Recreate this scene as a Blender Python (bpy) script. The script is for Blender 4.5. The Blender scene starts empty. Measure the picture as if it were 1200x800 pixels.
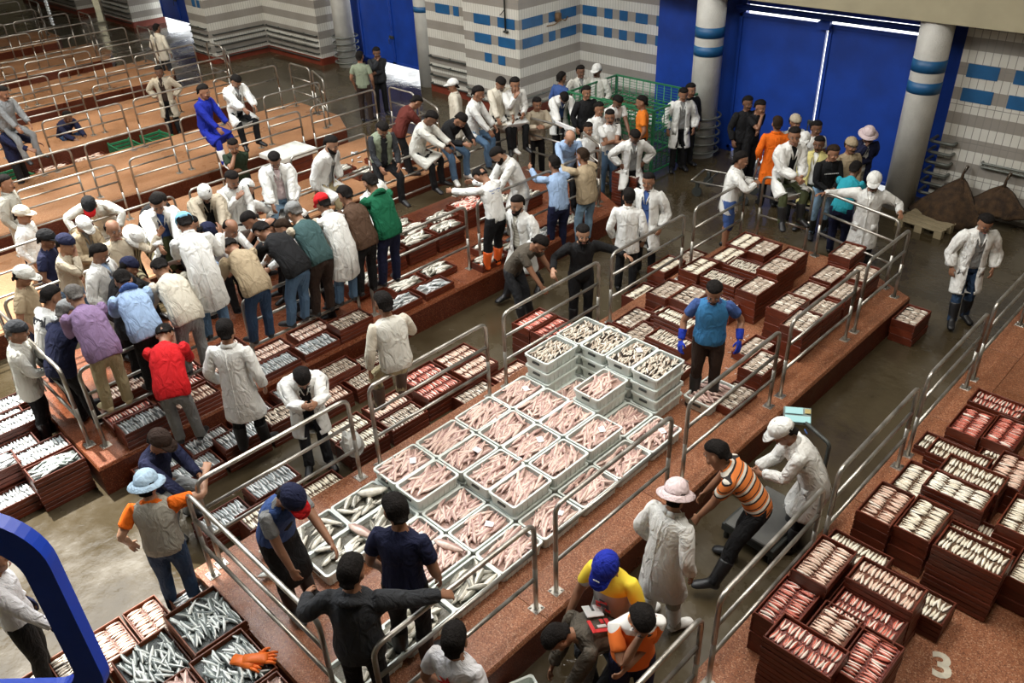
import bpy, bmesh, math, random
import numpy as np
from mathutils import Vector, Matrix, noise

random.seed(7)
SC = bpy.context.scene
COL = SC.collection

# ------------------------------------------------------------------ camera, light, exposure
CAM_F, CAM_YAW, CAM_PITCH, CAM_ROLL, CAM_H = 978.6, math.radians(-45.749), math.radians(32.53), math.radians(2.472), 6.728
_cy, _sy, _cp, _sp = math.cos(CAM_YAW), math.sin(CAM_YAW), math.cos(CAM_PITCH), math.sin(CAM_PITCH)
_fw = Vector((_sy*_cp, _cy*_cp, -_sp)); _r0 = Vector((_cy, -_sy, 0)); _d0 = _fw.cross(_r0)
CAM_R = _r0*math.cos(CAM_ROLL) + _d0*math.sin(CAM_ROLL)
CAM_D = _d0*math.cos(CAM_ROLL) - _r0*math.sin(CAM_ROLL)
CAM_FW = _fw
cam_data = bpy.data.cameras.new('camera')
cam_data.sensor_width = 36.0
cam_data.lens = CAM_F/1200*36
cam_data.clip_start = .05; cam_data.clip_end = 200
cam = bpy.data.objects.new('camera', cam_data); COL.objects.link(cam)
cam.matrix_world = Matrix(((CAM_R.x, -CAM_D.x, -CAM_FW.x, 0), (CAM_R.y, -CAM_D.y, -CAM_FW.y, 0), (CAM_R.z, -CAM_D.z, -CAM_FW.z, CAM_H), (0, 0, 0, 1)))
SC.camera = cam

world = bpy.data.worlds.new('sky'); SC.world = world; world.use_nodes = True
bg = world.node_tree.nodes['Background']
bg.inputs[0].default_value = (.93, .97, 1.0, 1); bg.inputs[1].default_value = 5.0

sun_data = bpy.data.lights.new('sun', 'SUN'); sun_data.energy = 11.0; sun_data.angle = math.radians(1.2); sun_data.color = (1, .96, .88)
sun = bpy.data.objects.new('sun', sun_data); COL.objects.link(sun)
SUN_DIR = Vector((.45, .0, -1)).normalized()
sun.rotation_euler = SUN_DIR.to_track_quat('-Z', 'Y').to_euler(); sun.location = (-12, -2, 20)

# added area lamps that fill the roofed hall with soft light: (x, y, size x, size y, watts)
for i, (x, y, sx, sy, w, c) in enumerate(((-12.4, 4.8, 3.6, 4, 950, (.95, .98, 1)), (-5.2, 5.5, 2, 5, 560, (1, .96, .90)), (-10.5, 11.0, 5, 2, 330, (1, .96, .90)), (-22.5, 6.0, 5, 4, 1100, (1, .94, .82)), (-1.2, 6.0, 1.6, 4, 420, (1, .93, .84)))):
    al = bpy.data.lights.new('fill_light', 'AREA'); al.shape = 'RECTANGLE'; al.size = sx; al.size_y = sy; al.energy = w; al.color = c
    ao = bpy.data.objects.new('fill_light', al); COL.objects.link(ao); ao.location = (x, y, 9.6)

SC.view_settings.view_transform = 'Standard'; SC.view_settings.look = 'None'
SC.view_settings.exposure = 0.0; SC.view_settings.gamma = 1.0; SC.view_settings.use_curve_mapping = False

def at(px, py, z=0.0):
    """point of the place at height z that the photograph shows at pixel px, py"""
    d = CAM_R*(px-600) + CAM_D*(py-400) + CAM_FW*CAM_F
    t = (CAM_H-z)/-d.z
    return Vector((d.x*t, d.y*t, z))
# ------------------------------------------------------------------ helpers
def tag(o, label=None, cat=None, group=None, kind=None):
    if label: o['label'] = label
    if cat: o['category'] = cat
    if group: o['group'] = group
    if kind: o['kind'] = kind
    return o

def link(name, me, parent=None):
    o = bpy.data.objects.new(name, me); COL.objects.link(o)
    if parent is not None: o.parent = parent
    return o

def empty(name, loc=(0, 0, 0), rz=0.0):
    o = bpy.data.objects.new(name, None); COL.objects.link(o)
    o.location = loc; o.rotation_euler = (0, 0, rz); o.empty_display_size = .1
    return o

def thing(name, label, cat, loc=(0, 0, 0), rz=0.0, group=None):
    return tag(empty(name, loc, rz), label, cat, group)

def copy_tree(o, parent=None):
    c = o.copy(); COL.objects.link(c)
    if parent is not None: c.parent = parent
    for ch in list(o.children): copy_tree(ch, c)
    return c

class MB:
    """collects boxes, tubes and lofts; build() links them as one mesh object"""
    def __init__(s): s.v = []; s.f = []; s.mi = []; s.m = 0
    def add(s, vs, fs):
        k = len(s.v); s.v += [tuple(v) for v in vs]; s.f += [tuple(i+k for i in f) for f in fs]; s.mi += [s.m]*len(fs)
        return s
    def box(s, x0, x1, y0, y1, z0, z1):
        return s.add([(x0, y0, z0), (x1, y0, z0), (x1, y1, z0), (x0, y1, z0), (x0, y0, z1), (x1, y0, z1), (x1, y1, z1), (x0, y1, z1)],
                     [(0, 3, 2, 1), (4, 5, 6, 7), (0, 1, 5, 4), (1, 2, 6, 5), (2, 3, 7, 6), (3, 0, 4, 7)])
    def bbox(s, x0, x1, y0, y1, z0, z1, b=.006):
        """box with its top edges chamfered"""
        v = [(x0, y0, z0), (x1, y0, z0), (x1, y1, z0), (x0, y1, z0), (x0, y0, z1-b), (x1, y0, z1-b), (x1, y1, z1-b), (x0, y1, z1-b),
             (x0+b, y0+b, z1), (x1-b, y0+b, z1), (x1-b, y1-b, z1), (x0+b, y1-b, z1)]
        f = [(0, 3, 2, 1), (8, 9, 10, 11)]
        for i in range(4):
            j = (i+1) % 4; f += [(i, j, j+4, i+4), (i+4, j+4, j+8, i+8)]
        return s.add(v, f)
    def prism(s, poly, z0, z1):
        n = len(poly)
        v = [(x, y, z0) for x, y in poly]+[(x, y, z1) for x, y in poly]
        return s.add(v, [tuple(range(n-1, -1, -1)), tuple(range(n, 2*n))]+[(i, (i+1) % n, (i+1) % n+n, i+n) for i in range(n)])
    def loft(s, rings, cap=True):
        n = len(rings[0]); v = [p for r in rings for p in r]; f = []
        for k in range(len(rings)-1):
            for i in range(n):
                j = (i+1) % n; f.append((k*n+i, k*n+j, (k+1)*n+j, (k+1)*n+i))
        if cap: f += [tuple(range(n-1, -1, -1)), tuple((len(rings)-1)*n+i for i in range(n))]
        return s.add(v, f)
    def tube(s, pts, r, n=8, ref=None, cap=True):
        """round or elliptical tube along pts; r a number or one (a, b) per point"""
        P = [Vector(p) for p in pts]; R = []; prev = None
        for i, p in enumerate(P):
            d = (P[min(i+1, len(P)-1)]-P[max(i-1, 0)]).normalized()
            if prev is None:
                u = Vector(ref) if ref is not None else (Vector((0, 0, 1)) if abs(d.z) < .9 else Vector((1, 0, 0)))
            else: u = prev
            u = (u-d*u.dot(d))
            if u.length < 1e-4: u = d.orthogonal()
            u.normalize(); w = d.cross(u); prev = u
            q = r[i] if isinstance(r, (list, tuple)) else r
            a, b = q if isinstance(q, (list, tuple)) else (q, q)
            R.append([p+u*(a*math.cos(t*2*math.pi/n))+w*(b*math.sin(t*2*math.pi/n)) for t in range(n)])
        return s.loft(R, cap)
    def ball(s, c, r, n=10, m=6):
        c = Vector(c); a, b, e = r if isinstance(r, (list, tuple)) else (r, r, r)
        R = []
        for k in range(1, m):
            t = math.pi*k/m
            R.append([(c.x+a*math.sin(t)*math.cos(i*2*math.pi/n), c.y+b*math.sin(t)*math.sin(i*2*math.pi/n), c.z-e*math.cos(t)) for i in range(n)])
        return s.loft(R)
    def mesh(s, name, mats, smooth=False):
        me = bpy.data.meshes.new(name); me.from_pydata(s.v, [], s.f)
        for m in (mats if isinstance(mats, (list, tuple)) else [mats]): me.materials.append(m)
        if any(s.mi): me.polygons.foreach_set('material_index', s.mi)
        if smooth: me.polygons.foreach_set('use_smooth', [True]*len(s.f))
        me.update(); return me
    def build(s, name, mats, parent=None, smooth=False):
        return link(name, s.mesh(name, mats, smooth), parent)

def bent(pts, r=.06, k=4):
    """polyline with its inner corners rounded"""
    P = [Vector(p) for p in pts]; out = [P[0]]
    for i in range(1, len(P)-1):
        a, b, c = P[i-1], P[i], P[i+1]
        u, w = (a-b), (c-b); q = min(r, u.length*.45, w.length*.45)
        s0, s1 = b+u.normalized()*q, b+w.normalized()*q
        for t in range(k+1):
            t /= k; out.append(s0.lerp(b, t).lerp(b.lerp(s1, t), t))
    out.append(P[-1]); return out

# ------------------------------------------------------------------ materials
def nodes(name):
    m = bpy.data.materials.new(name); m.use_nodes = True
    nt = m.node_tree; return m, nt, nt.nodes['Principled BSDF'], nt.nodes.new, nt.links.new

def coords(nt, new, lk, attr=None, scale=(1, 1, 1)):
    mp = new('ShaderNodeMapping'); mp.inputs['Scale'].default_value = scale
    if attr:
        a = new('ShaderNodeAttribute'); a.attribute_name = attr; lk(a.outputs['Vector'], mp.inputs[0])
    else:
        t = new('ShaderNodeTexCoord'); lk(t.outputs['Object'], mp.inputs[0])
    return mp.outputs[0]

def ramp(new, stops):
    r = new('ShaderNodeValToRGB'); e = r.color_ramp.elements
    while len(e) < len(stops): e.new(.5)
    for i, (p, c) in enumerate(stops): e[i].position = p; e[i].color = (*c, 1)
    return r

def mixc(c, k): return tuple(max(0, min(1, x*k)) for x in c)

def plain(name, c, rough=.6, metal=0, var=.15, scale=6, bump=.15, bscale=40, attr=None, c2=None, spec=None):
    """principled surface with a soft noise variation and a fine relief"""
    m, nt, b, new, lk = nodes(name)
    v = coords(nt, new, lk, attr)
    n = new('ShaderNodeTexNoise'); n.inputs['Scale'].default_value = scale; n.inputs['Detail'].default_value = 3
    lk(v, n.inputs['Vector'])
    r = ramp(new, [(.3, c2 or mixc(c, 1-var)), (.7, mixc(c, 1+var*.5) if not c2 else c)])
    lk(n.outputs[0], r.inputs[0]); lk(r.outputs[0], b.inputs['Base Color'])
    b.inputs['Roughness'].default_value = rough; b.inputs['Metallic'].default_value = metal
    if spec is not None: b.inputs['Specular IOR Level'].default_value = spec
    if bump:
        n2 = new('ShaderNodeTexNoise'); n2.inputs['Scale'].default_value = bscale; n2.inputs['Detail'].default_value = 2
        lk(v, n2.inputs['Vector'])
        bp = new('ShaderNodeBump'); bp.inputs['Strength'].default_value = bump; bp.inputs['Distance'].default_value = .02
        lk(n2.outputs[0], bp.inputs['Height']); lk(bp.outputs[0], b.inputs['Normal'])
    return m

CLOTH = {}
def cloth(c, rough=.85):
    """woven cloth with creases, keyed by its colour"""
    key = tuple(c)
    if key in CLOTH: return CLOTH[key]
    m, nt, b, new, lk = nodes('cloth')
    v = coords(nt, new, lk, 'rest', (1, 1, .55))
    n = new('ShaderNodeTexNoise'); n.inputs['Scale'].default_value = 5; n.inputs['Detail'].default_value = 4; lk(v, n.inputs['Vector'])
    r = ramp(new, [(.25, mixc(c, .78)), (.75, mixc(c, 1.05))]); lk(n.outputs[0], r.inputs[0]); lk(r.outputs[0], b.inputs['Base Color'])
    n2 = new('ShaderNodeTexNoise'); n2.inputs['Scale'].default_value = 10; n2.inputs['Detail'].default_value = 4; n2.inputs['Distortion'].default_value = 1.2; lk(v, n2.inputs['Vector'])
    bp = new('ShaderNodeBump'); bp.inputs['Strength'].default_value = .9; bp.inputs['Distance'].default_value = .05
    lk(n2.outputs[0], bp.inputs['Height']); lk(bp.outputs[0], b.inputs['Normal'])
    b.inputs['Roughness'].default_value = rough; b.inputs['Specular IOR Level'].default_value = .25
    CLOTH[key] = m; return m
# ------------------------------------------------------------------ floor, raised platforms, walls, gates, pillars, roof
PH = .40                                                          # height of the selling platforms
def granite(name, c1, c2, c3, rough=.45):
    m, nt, b, new, lk = nodes(name)
    v = coords(nt, new, lk)
    vo = new('ShaderNodeTexVoronoi'); vo.inputs['Scale'].default_value = 105; lk(v, vo.inputs['Vector'])
    r = ramp(new, [(0, c2), (.45, c1), (.8, c1), (1, c3)])
    s = new('ShaderNodeSeparateColor'); lk(vo.outputs['Color'], s.inputs[0]); lk(s.outputs[0], r.inputs[0])
    n = new('ShaderNodeTexNoise'); n.inputs['Scale'].default_value = 1.1; n.inputs['Detail'].default_value = 5; lk(v, n.inputs['Vector'])
    mx = new('ShaderNodeMix'); mx.data_type = 'RGBA'; mx.blend_type = 'MULTIPLY'; mx.inputs[0].default_value = .55
    r2 = ramp(new, [(.3, (.45, .38, .33)), (.65, (1, 1, 1))]); lk(n.outputs[0], r2.inputs[0]); lk(r.outputs[0], mx.inputs[6]); lk(r2.outputs[0], mx.inputs[7])
    lk(mx.outputs[2], b.inputs['Base Color'])
    r3 = ramp(new, [(.35, (rough*.5,)*3), (.6, (rough*1.3,)*3)]); lk(n.outputs[0], r3.inputs[0]); lk(r3.outputs[0], b.inputs['Roughness'])
    bp = new('ShaderNodeBump'); bp.inputs['Strength'].default_value = .3; bp.inputs['Distance'].default_value = .004; lk(vo.outputs['Distance'], bp.inputs['Height']); lk(bp.outputs[0], b.inputs['Normal'])
    b.inputs['Specular IOR Level'].default_value = .3
    return m
M_GRAN = granite('red_terrazzo', (.29, .112, .052), (.12, .040, .018), (.46, .27, .165))
M_GRAN_WET = granite('wet_red_terrazzo', (.21, .062, .026), (.09, .026, .012), (.34, .16, .09), .3)
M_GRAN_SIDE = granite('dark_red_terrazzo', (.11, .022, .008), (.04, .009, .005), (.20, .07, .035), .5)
M_GRAN_FAR = granite('orange_terrazzo', (.37, .185, .088), (.25, .105, .045), (.48, .29, .165), .5)

def wet_floor():
    m, nt, b, new, lk = nodes('wet_concrete')
    v = coords(nt, new, lk)
    n = new('ShaderNodeTexNoise'); n.inputs['Scale'].default_value = .55; n.inputs['Detail'].default_value = 6; n.inputs['Roughness'].default_value = .6; lk(v, n.inputs['Vector'])
    r = ramp(new, [(.3, (.030, .021, .010)), (.55, (.064, .049, .027)), (.75, (.125, .108, .075))]); lk(n.outputs[0], r.inputs[0]); lk(r.outputs[0], b.inputs['Base Color'])
    r2 = ramp(new, [(.42, (.05,)*3), (.53, (.22,)*3), (.68, (.5,)*3)]); lk(n.outputs[0], r2.inputs[0]); lk(r2.outputs[0], b.inputs['Roughness'])
    n2 = new('ShaderNodeTexNoise'); n2.inputs['Scale'].default_value = 7; n2.inputs['Detail'].default_value = 4; lk(v, n2.inputs['Vector'])
    bp = new('ShaderNodeBump'); bp.inputs['Strength'].default_value = .22; bp.inputs['Distance'].default_value = .03; lk(n2.outputs[0], bp.inputs['Height']); lk(bp.outputs[0], b.inputs['Normal'])
    b.inputs['Specular IOR Level'].default_value = .5
    return m
mb = MB(); mb.box(-46, 8, -12, 27, -.2, 0); tag(mb.build('floor', wet_floor()), kind='structure')

# raised platforms: (x0, x1, y0, y1, material)
PLAT = [(-2.22, 1.2, 1.2, 15.0, M_GRAN), (-6.55, -3.50, 1.75, 12.15, M_GRAN), (-11.7, -8.80, 1.75, 12.0, M_GRAN_WET), (-15.9, -13.0, -3.0, 11.8, M_GRAN_FAR),
        (-19.7, -16.85, -6.0, 11.6, M_GRAN_FAR), (-23.6, -20.9, -8.0, 11.4, M_GRAN_FAR), (-27.6, -24.9, -9.0, 11.2, M_GRAN_FAR), (-31.6, -28.9, -10, 11.0, M_GRAN_FAR), (-35.6, -32.9, -10, 10.8, M_GRAN_FAR)]
for i, (x0, x1, y0, y1, m) in enumerate(PLAT):
    mb = MB(); c = .45
    far = [(x1, y1-c), (x1-.9, y1), (x0, y1)] if i else [(x1, y1), (x0, y1)]
    near = [(x0, y0), (x1, y0)]
    poly = near+far
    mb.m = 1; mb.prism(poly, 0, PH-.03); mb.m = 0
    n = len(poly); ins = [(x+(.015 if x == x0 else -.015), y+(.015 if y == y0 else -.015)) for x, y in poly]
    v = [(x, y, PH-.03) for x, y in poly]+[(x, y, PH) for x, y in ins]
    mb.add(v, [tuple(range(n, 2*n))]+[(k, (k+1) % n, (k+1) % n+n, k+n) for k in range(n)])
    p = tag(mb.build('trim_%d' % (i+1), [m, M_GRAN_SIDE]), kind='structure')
    # border kerb slabs proud along the edge the aisle side, with joints between them
    mbk = MB(); y = y0+.02; L = 1.96; k = 0; me_kerb = {}
    if i < 3:
        ex = x1-.02 if i else x0+.02
        a, b = (ex-.42, ex) if i else (ex, ex+.42)
        while y < y1-.7:
            yl = min(L, y1-.6-y); q = MB(); q.bbox(a, b, 0, yl-.012, PH, PH+.008, .004)
            s = q.build('kerb_slab', m, p); s.location = (0, y, 0); y += yl
# ---- walls: long thin tiles in pale and grey courses
def tiles(name, tile_w, tile_h, joint=.004, base=(.66, .645, .58), z0=0.0, band=.50, grey=(.31, .285, .25), mort=.5):
    m, nt, b, new, lk = nodes(name)
    g = new('ShaderNodeNewGeometry'); s = new('ShaderNodeSeparateXYZ'); lk(g.outputs['Position'], s.inputs[0])
    add = new('ShaderNodeMath'); add.operation = 'ADD'; lk(s.outputs[0], add.inputs[0]); lk(s.outputs[1], add.inputs[1])
    cx = new('ShaderNodeCombineXYZ'); lk(add.outputs[0], cx.inputs[0]); lk(s.outputs[2], cx.inputs[1])
    br = new('ShaderNodeTexBrick'); br.offset = 0; br.inputs['Scale'].default_value = 1; br.inputs['Brick Width'].default_value = tile_w; br.inputs['Row Height'].default_value = tile_h
    br.inputs['Mortar Size'].default_value = joint; br.inputs['Mortar Smooth'].default_value = .2; lk(cx.outputs[0], br.inputs['Vector'])
    # courses that alternate pale and grey with height
    sub = new('ShaderNodeMath'); sub.operation = 'SUBTRACT'; sub.inputs[1].default_value = z0; lk(s.outputs[2], sub.inputs[0])
    mu = new('ShaderNodeMath'); mu.operation = 'DIVIDE'; mu.inputs[1].default_value = band*2; lk(sub.outputs[0], mu.inputs[0])
    fr = new('ShaderNodeMath'); fr.operation = 'FRACT'; lk(mu.outputs[0], fr.inputs[0])
    rr = new('ShaderNodeValToRGB'); rr.color_ramp.interpolation = 'CONSTANT'; rr.color_ramp.elements[0].color = (*grey, 1); rr.color_ramp.elements[1].position = .5; rr.color_ramp.elements[1].color = (*base, 1)
    lk(fr.outputs[0], rr.inputs[0])
    n = new('ShaderNodeTexNoise'); n.inputs['Scale'].default_value = 1.5; n.inputs['Detail'].default_value = 5; lk(g.outputs['Position'], n.inputs['Vector'])
    r2 = ramp(new, [(.3, (.72, .70, .66)), (.7, (1, 1, 1))]); lk(n.outputs[0], r2.inputs[0])
    mx = new('ShaderNodeMix'); mx.data_type = 'RGBA'; mx.blend_type = 'MULTIPLY'; mx.inputs[0].default_value = .6; lk(rr.outputs[0], mx.inputs[6]); lk(r2.outputs[0], mx.inputs[7])
    dk = new('ShaderNodeMix'); dk.data_type = 'RGBA'; lk(br.outputs['Fac'], dk.inputs[0]); lk(mx.outputs[2], dk.inputs[6]); dk.inputs[7].default_value = (mort*.5, mort*.47, mort*.42, 1)
    lk(dk.outputs[2], b.inputs['Base Color'])
    bp = new('ShaderNodeBump'); bp.inputs['Strength'].default_value = .6; bp.inputs['Distance'].default_value = -.01; lk(br.outputs['Fac'], bp.inputs['Height']); lk(bp.outputs[0], b.inputs['Normal'])
    b.inputs['Roughness'].default_value = .35
    return m
M_TILE = tiles('pale_and_grey_tile', .085, .92, z0=-.12, band=.23)
M_TILE2 = tiles('large_pale_tile', .13, .65, .006, z0=-.14, band=.2167)
M_BLUE_TILE = plain('blue_tile', (.012, .095, .235), .45, 0, .2, 3, .1, 20)
M_GATE = plain('blue_gate_paint', (.004, .042, .30), .5, 0, .25, 2, .1, 12)
M_PIPE = plain('grey_pipe', (.16, .17, .15), .5, .3, .3, 8, .1)
M_DARKPIPE = plain('dark_pipe', (.05, .055, .05), .5, .3, .3, 8, .1)
M_SKIRT = plain('red_skirting', (.17, .030, .014), .5, 0, .3, 3, .1)
M_CONC = plain('cream_plaster', (.36, .32, .21), .8, 0, .12, 2, .1, 20)
WH = 9.7
GY = 16.1                                                         # plane of the gates
def wall(name, pts, mat=None, h=WH, t=.3, skirt=True):
    """wall along a plan polyline; its outer side lies to the left of the walk"""
    mb = MB(); P = [Vector((x, y, 0)) for x, y in pts]
    n = len(P); nr = []
    for k in range(n-1):
        d = (P[k+1]-P[k]).normalized(); nr.append(Vector((-d.y, d.x, 0)))
    Q = []
    for k in range(n):                                             # mitred outer side
        a = nr[max(k-1, 0)]; b = nr[min(k, n-2)]; m = (a+b); m = m/max(m.length_squared, 1e-6)*2
        Q.append(P[k]+m*t)
    v = [(p.x, p.y, z) for z in (0, h) for p in P]+[(q.x, q.y, z) for z in (0, h) for q in Q]
    f = []
    for k in range(n-1):
        f += [(k, k+1, n+k+1, n+k), (2*n+k+1, 2*n+k, 3*n+k, 3*n+k+1), (n+k, n+k+1, 3*n+k+1, 3*n+k), (k+1, k, 2*n+k, 2*n+k+1)]
    f += [(0, n, 3*n, 2*n), (n-1, 3*n-1, 4*n-1, 2*n-1)]
    mb.add(v, f)
    w = tag(mb.build(name, mat or M_TILE), kind='structure')
    if skirt:
        for k in range(n-1):
            a, b = P[k], P[k+1]; d = (b-a).normalized(); nrm = Vector((d.y, -d.x, 0))
            q = [a, b, b+nrm*.03, a+nrm*.03]; s = MB(); v = [(p.x, p.y, 0) for p in q]+[(p.x, p.y, .22) for p in q]
            s.add(v, [(3, 2, 1, 0), (4, 5, 6, 7), (0, 1, 5, 4), (1, 2, 6, 5), (2, 3, 7, 6), (3, 0, 4, 7)]).build('skirting', M_SKIRT, w)
    return w, P
def blue_panel(w, x0, x1, y0, y1, z0, z1):
    MB().bbox(x0, x1, y0, y1, z0, z1, .002).build('blue_tile_panel', M_BLUE_TILE, w)
def guard_pipes(w, a, b, zs, off=.09, mat=None, r=.022, name='guard_pipe'):
    a = Vector((*a, 0)); b = Vector((*b, 0)); d = (b-a).normalized(); n = Vector((d.y, -d.x, 0))
    for z in zs:
        mb = MB(); u = Vector((0, 0, z)); p, q = a+u, b+u
        mb.tube(bent([p-n*.02, p+n*off, q+n*off, q-n*.02], .05), r, 7); L = (b-a).length; k = int(L/.9)
        for i in range(1, k+1):
            c = p.lerp(q, i/(k+1)); mb.tube([c+n*off, c-n*.02], r*.8, 6)
        mb.build(name, mat or M_DARKPIPE, w, True)
W1, _ = wall('wall_back', [(-18.62, 15.4), (-16.78, 15.4)])
W2, _ = wall('wall_block', [(-16.78, 15.6), (-16.78, 15.1), (-14.8, 15.1), (-14.8, 17.4), (-11.72, 17.4), (-11.72, 18.3)])
W3, _ = wall('wall_left', [(-27.95, 14.8), (-27.95, 13.03), (-26.75, 13.03), (-26.75, 15.1), (-23.62, 15.1), (-23.62, 16.6)])
W4, _ = wall('wall_right', [(-5.0, 16.9), (-5.0, 16.2), (6.5, 16.2)], M_TILE2, skirt=False)
W5, _ = wall('wall_far', [(-46, 13.6), (-39.4, 13.6), (-39.4, 14.3)])
W6, _ = wall('wall_far_left', [(-37.3, 14.6), (-37.3, 13.9), (-34.7, 13.9), (-34.7, 15.2)])
# blue tile blocks set in the grey courses: (wall, fixed axis, place, list of spans, heights)
R1, R2, R3 = (2.17, 2.41), (1.71, 1.95), (1.26, 1.49)
for a, b, z in ((-18.2, -17.64, R1), (-17.48, -17.27, R1), (-17.06, -16.88, R1)): blue_panel(W1, a, b, 15.39, 15.41, *z)
for a, b, z in ((-16.38, -15.79, R1), (-15.52, -14.93, R1), (-16.38, -15.78, R2), (-15.52, -14.93, R2), (-16.04, -15.79, R3), (-15.55, -15.3, R3)): blue_panel(W2, a, b, 15.09, 15.11, *z)
for a, b, z in ((15.22, 15.95, R1), (16.18, 16.42, R1), (16.62, 17.22, R1), (15.22, 15.95, R2), (16.18, 16.42, R2), (16.62, 17.22, R2)): blue_panel(W2, -14.81, -14.79, a, b, *z)
for z in (R1, R2):
    for a, b in ((-14.72, -14.25), (-14.0, -13.75), (-13.52, -13.27), (-13.02, -12.66), (-12.4, -12.04)): blue_panel(W2, a, b, 17.39, 17.41, *z)
for z in ((2.44, 2.67), (2.02, 2.25)):
    for a, b in ((-4.85, -4.33), (-4.08, -3.56), (-3.3, -2.78), (-2.5, -2.0)): blue_panel(W4, a, b, 16.19, 16.21, *z)
for a, b in ((-27.45, -27.25), (-27.12, -26.95)): blue_panel(W3, a, b, 13.02, 13.04, 1.72, 1.95)
# guard pipes that keep the carts off the tiles
ZS = (.18, .36, .54, .72, .90)
guard_pipes(W1, (-18.55, 15.4), (-16.95, 15.4), (.25, .5, .75, 1.0), .10)
guard_pipes(W2, (-16.75, 15.1), (-14.9, 15.1), (.28, .5), .08, M_PIPE)
guard_pipes(W2, (-14.8, 15.2), (-14.8, 17.3), (.28, .5), .08, M_PIPE)
guard_pipes(W2, (-14.7, 17.4), (-11.9, 17.4), (.3, .5), .08, M_PIPE)
guard_pipes(W3, (-26.75, 13.15), (-26.75, 15.0), ZS, .07)
guard_pipes(W3, (-26.65, 15.1), (-23.7, 15.1), ZS, .07)
guard_pipes(W3, (-27.9, 13.03), (-26.85, 13.03), (.3, .5, .7, .9, 1.1), .07)
guard_pipes(W4, (-4.2, 16.2), (.5, 16.2), (.95, 1.02), .08, M_PIPE)
for z in (.25, .45, .65, .86, 1.05, 1.25): # hoops round the wall's corner by the striped pillar
    mb = MB(); mb.tube(bent([(-5.0, 16.5, z), (-5.14, 16.45, z), (-5.14, 16.06, z), (-4.72, 16.06, z), (-4.72, 16.2, z)], .06), .03, 7); mb.build('guard_hoop', M_PIPE, W4, True)
guard_pipes(W5, (-45, 13.6), (-39.5, 13.6), ZS, .07); guard_pipes(W6, (-37.2, 13.9), (-34.8, 13.9), ZS, .07)

# round pillars clad in pale mosaic, with two blue bands
M_MOSAIC = plain('pale_mosaic', (.58, .57, .52), .35, 0, .14, 3, .5, 55)
M_MOSAIC_LIT = M_MOSAIC
def pillar(n, x, y, r=.29, bands=((2.57, 2.78), (2.20, 2.40)), h=5.0, hoops=0):
    mb = MB()
    zs = [0, .02, h]; mb.loft([[(r*math.cos(t*math.pi/16), r*math.sin(t*math.pi/16), z) for t in range(32)] for z in (0, h)])
    p = tag(mb.build('trim_%d' % n, M_MOSAIC, None, True), kind='structure'); p.location = (x, y, 0)
    for z0, z1 in bands:
        b = MB(); b.loft([[((r+e)*math.cos(t*math.pi/16), (r+e)*math.sin(t*math.pi/16), z) for t in range(32)] for z, e in ((z0, 0), (z0, .006), (z1, .006), (z1, 0))], False); b.build('blue_band', M_BLUE_TILE, p, True)
    for k in range(hoops):
        b = MB(); q = [((r+.09)*math.cos(t*math.pi/12), (r+.09)*math.sin(t*math.pi/12), .15+.19*k) for t in range(25)]; b.tube(q, .022, 6)
        for t in (0, 8, 16): b.tube([q[t], (r*.95*math.cos(t*math.pi/12), r*.95*math.sin(t*math.pi/12), .15+.19*k)], .015, 5)
        b.build('guard_hoop', M_PIPE, p, True)
    return p
pillar(21, -22.95, 15.62, .30, hoops=5, bands=()); pillar(22, -19.12, 15.75, .29, bands=((2.05, 2.20), (2.45, 2.62)), hoops=0)
pillar(23, -9.86, 15.75, .30, hoops=5); pillar(24, -5.36, 15.75, .28, hoops=0)

# blue sheet metal gates, each leaf with its frame; daylight shows round them
def gate(n, x0, x1, y, h, gap=.10, leaves=2, top_gap=.05, lift=None, mid=.03):
    g = thing('door_%d' % n, None, None, (0, 0, 0)); del_keys = None
    tag(g, kind='structure')
    w = (x1-x0-mid*(leaves-1))/leaves
    for k in range(leaves):
        a = x0+k*(w+mid); lf = MB(); lf.box(a+.03, a+w-.03, y, y+.04, gap+.03, h-top_gap-.03); l = lf.build('leaf', M_GATE, g)
        fr = MB()
        fr.bbox(a, a+.07, y-.03, y+.05, gap, h-top_gap, .01); fr.bbox(a+w-.07, a+w, y-.03, y+.05, gap, h-top_gap, .01)
        fr.bbox(a, a+w, y-.03, y+.05, gap, gap+.07, .01); fr.bbox(a, a+w, y-.03, y+.05, h-top_gap-.07, h-top_gap, .01); fr.build('leaf_frame', M_GATE, l)
    hd = MB(); hx = x0+w+mid/2
    hd.bbox(hx-.10, hx+.10, y-.07, y-.03, 1.02, 1.10, .01); hd.tube([(hx-.06, y-.07, 1.06), (hx-.06, y-.11, 1.0), (hx-.06, y-.11, .86)], .012, 6); hd.build('latch', M_DARKPIPE, g)
    return g
G1 = gate(1, -22.55, -19.45, 16.0, 3.2, .26)
G2 = gate(2, -9.5, -5.62, 16.3, 3.02, .11, top_gap=.03, mid=.045)
G3 = gate(3, -34.3, -31.4, 15.0, 3.2, .30)
tr = MB(); tr.bbox(-9.6, -5.55, 16.26, 16.40, 3.06, 3.14, .01); tr.tube([(-9.6, 16.2, 3.08), (-5.55, 16.2, 3.08)], .02, 8); tr.bbox(-7.72, -7.48, 16.15, 16.27, 2.90, 3.06, .02); tr.build('track', M_GATE, G2)
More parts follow.
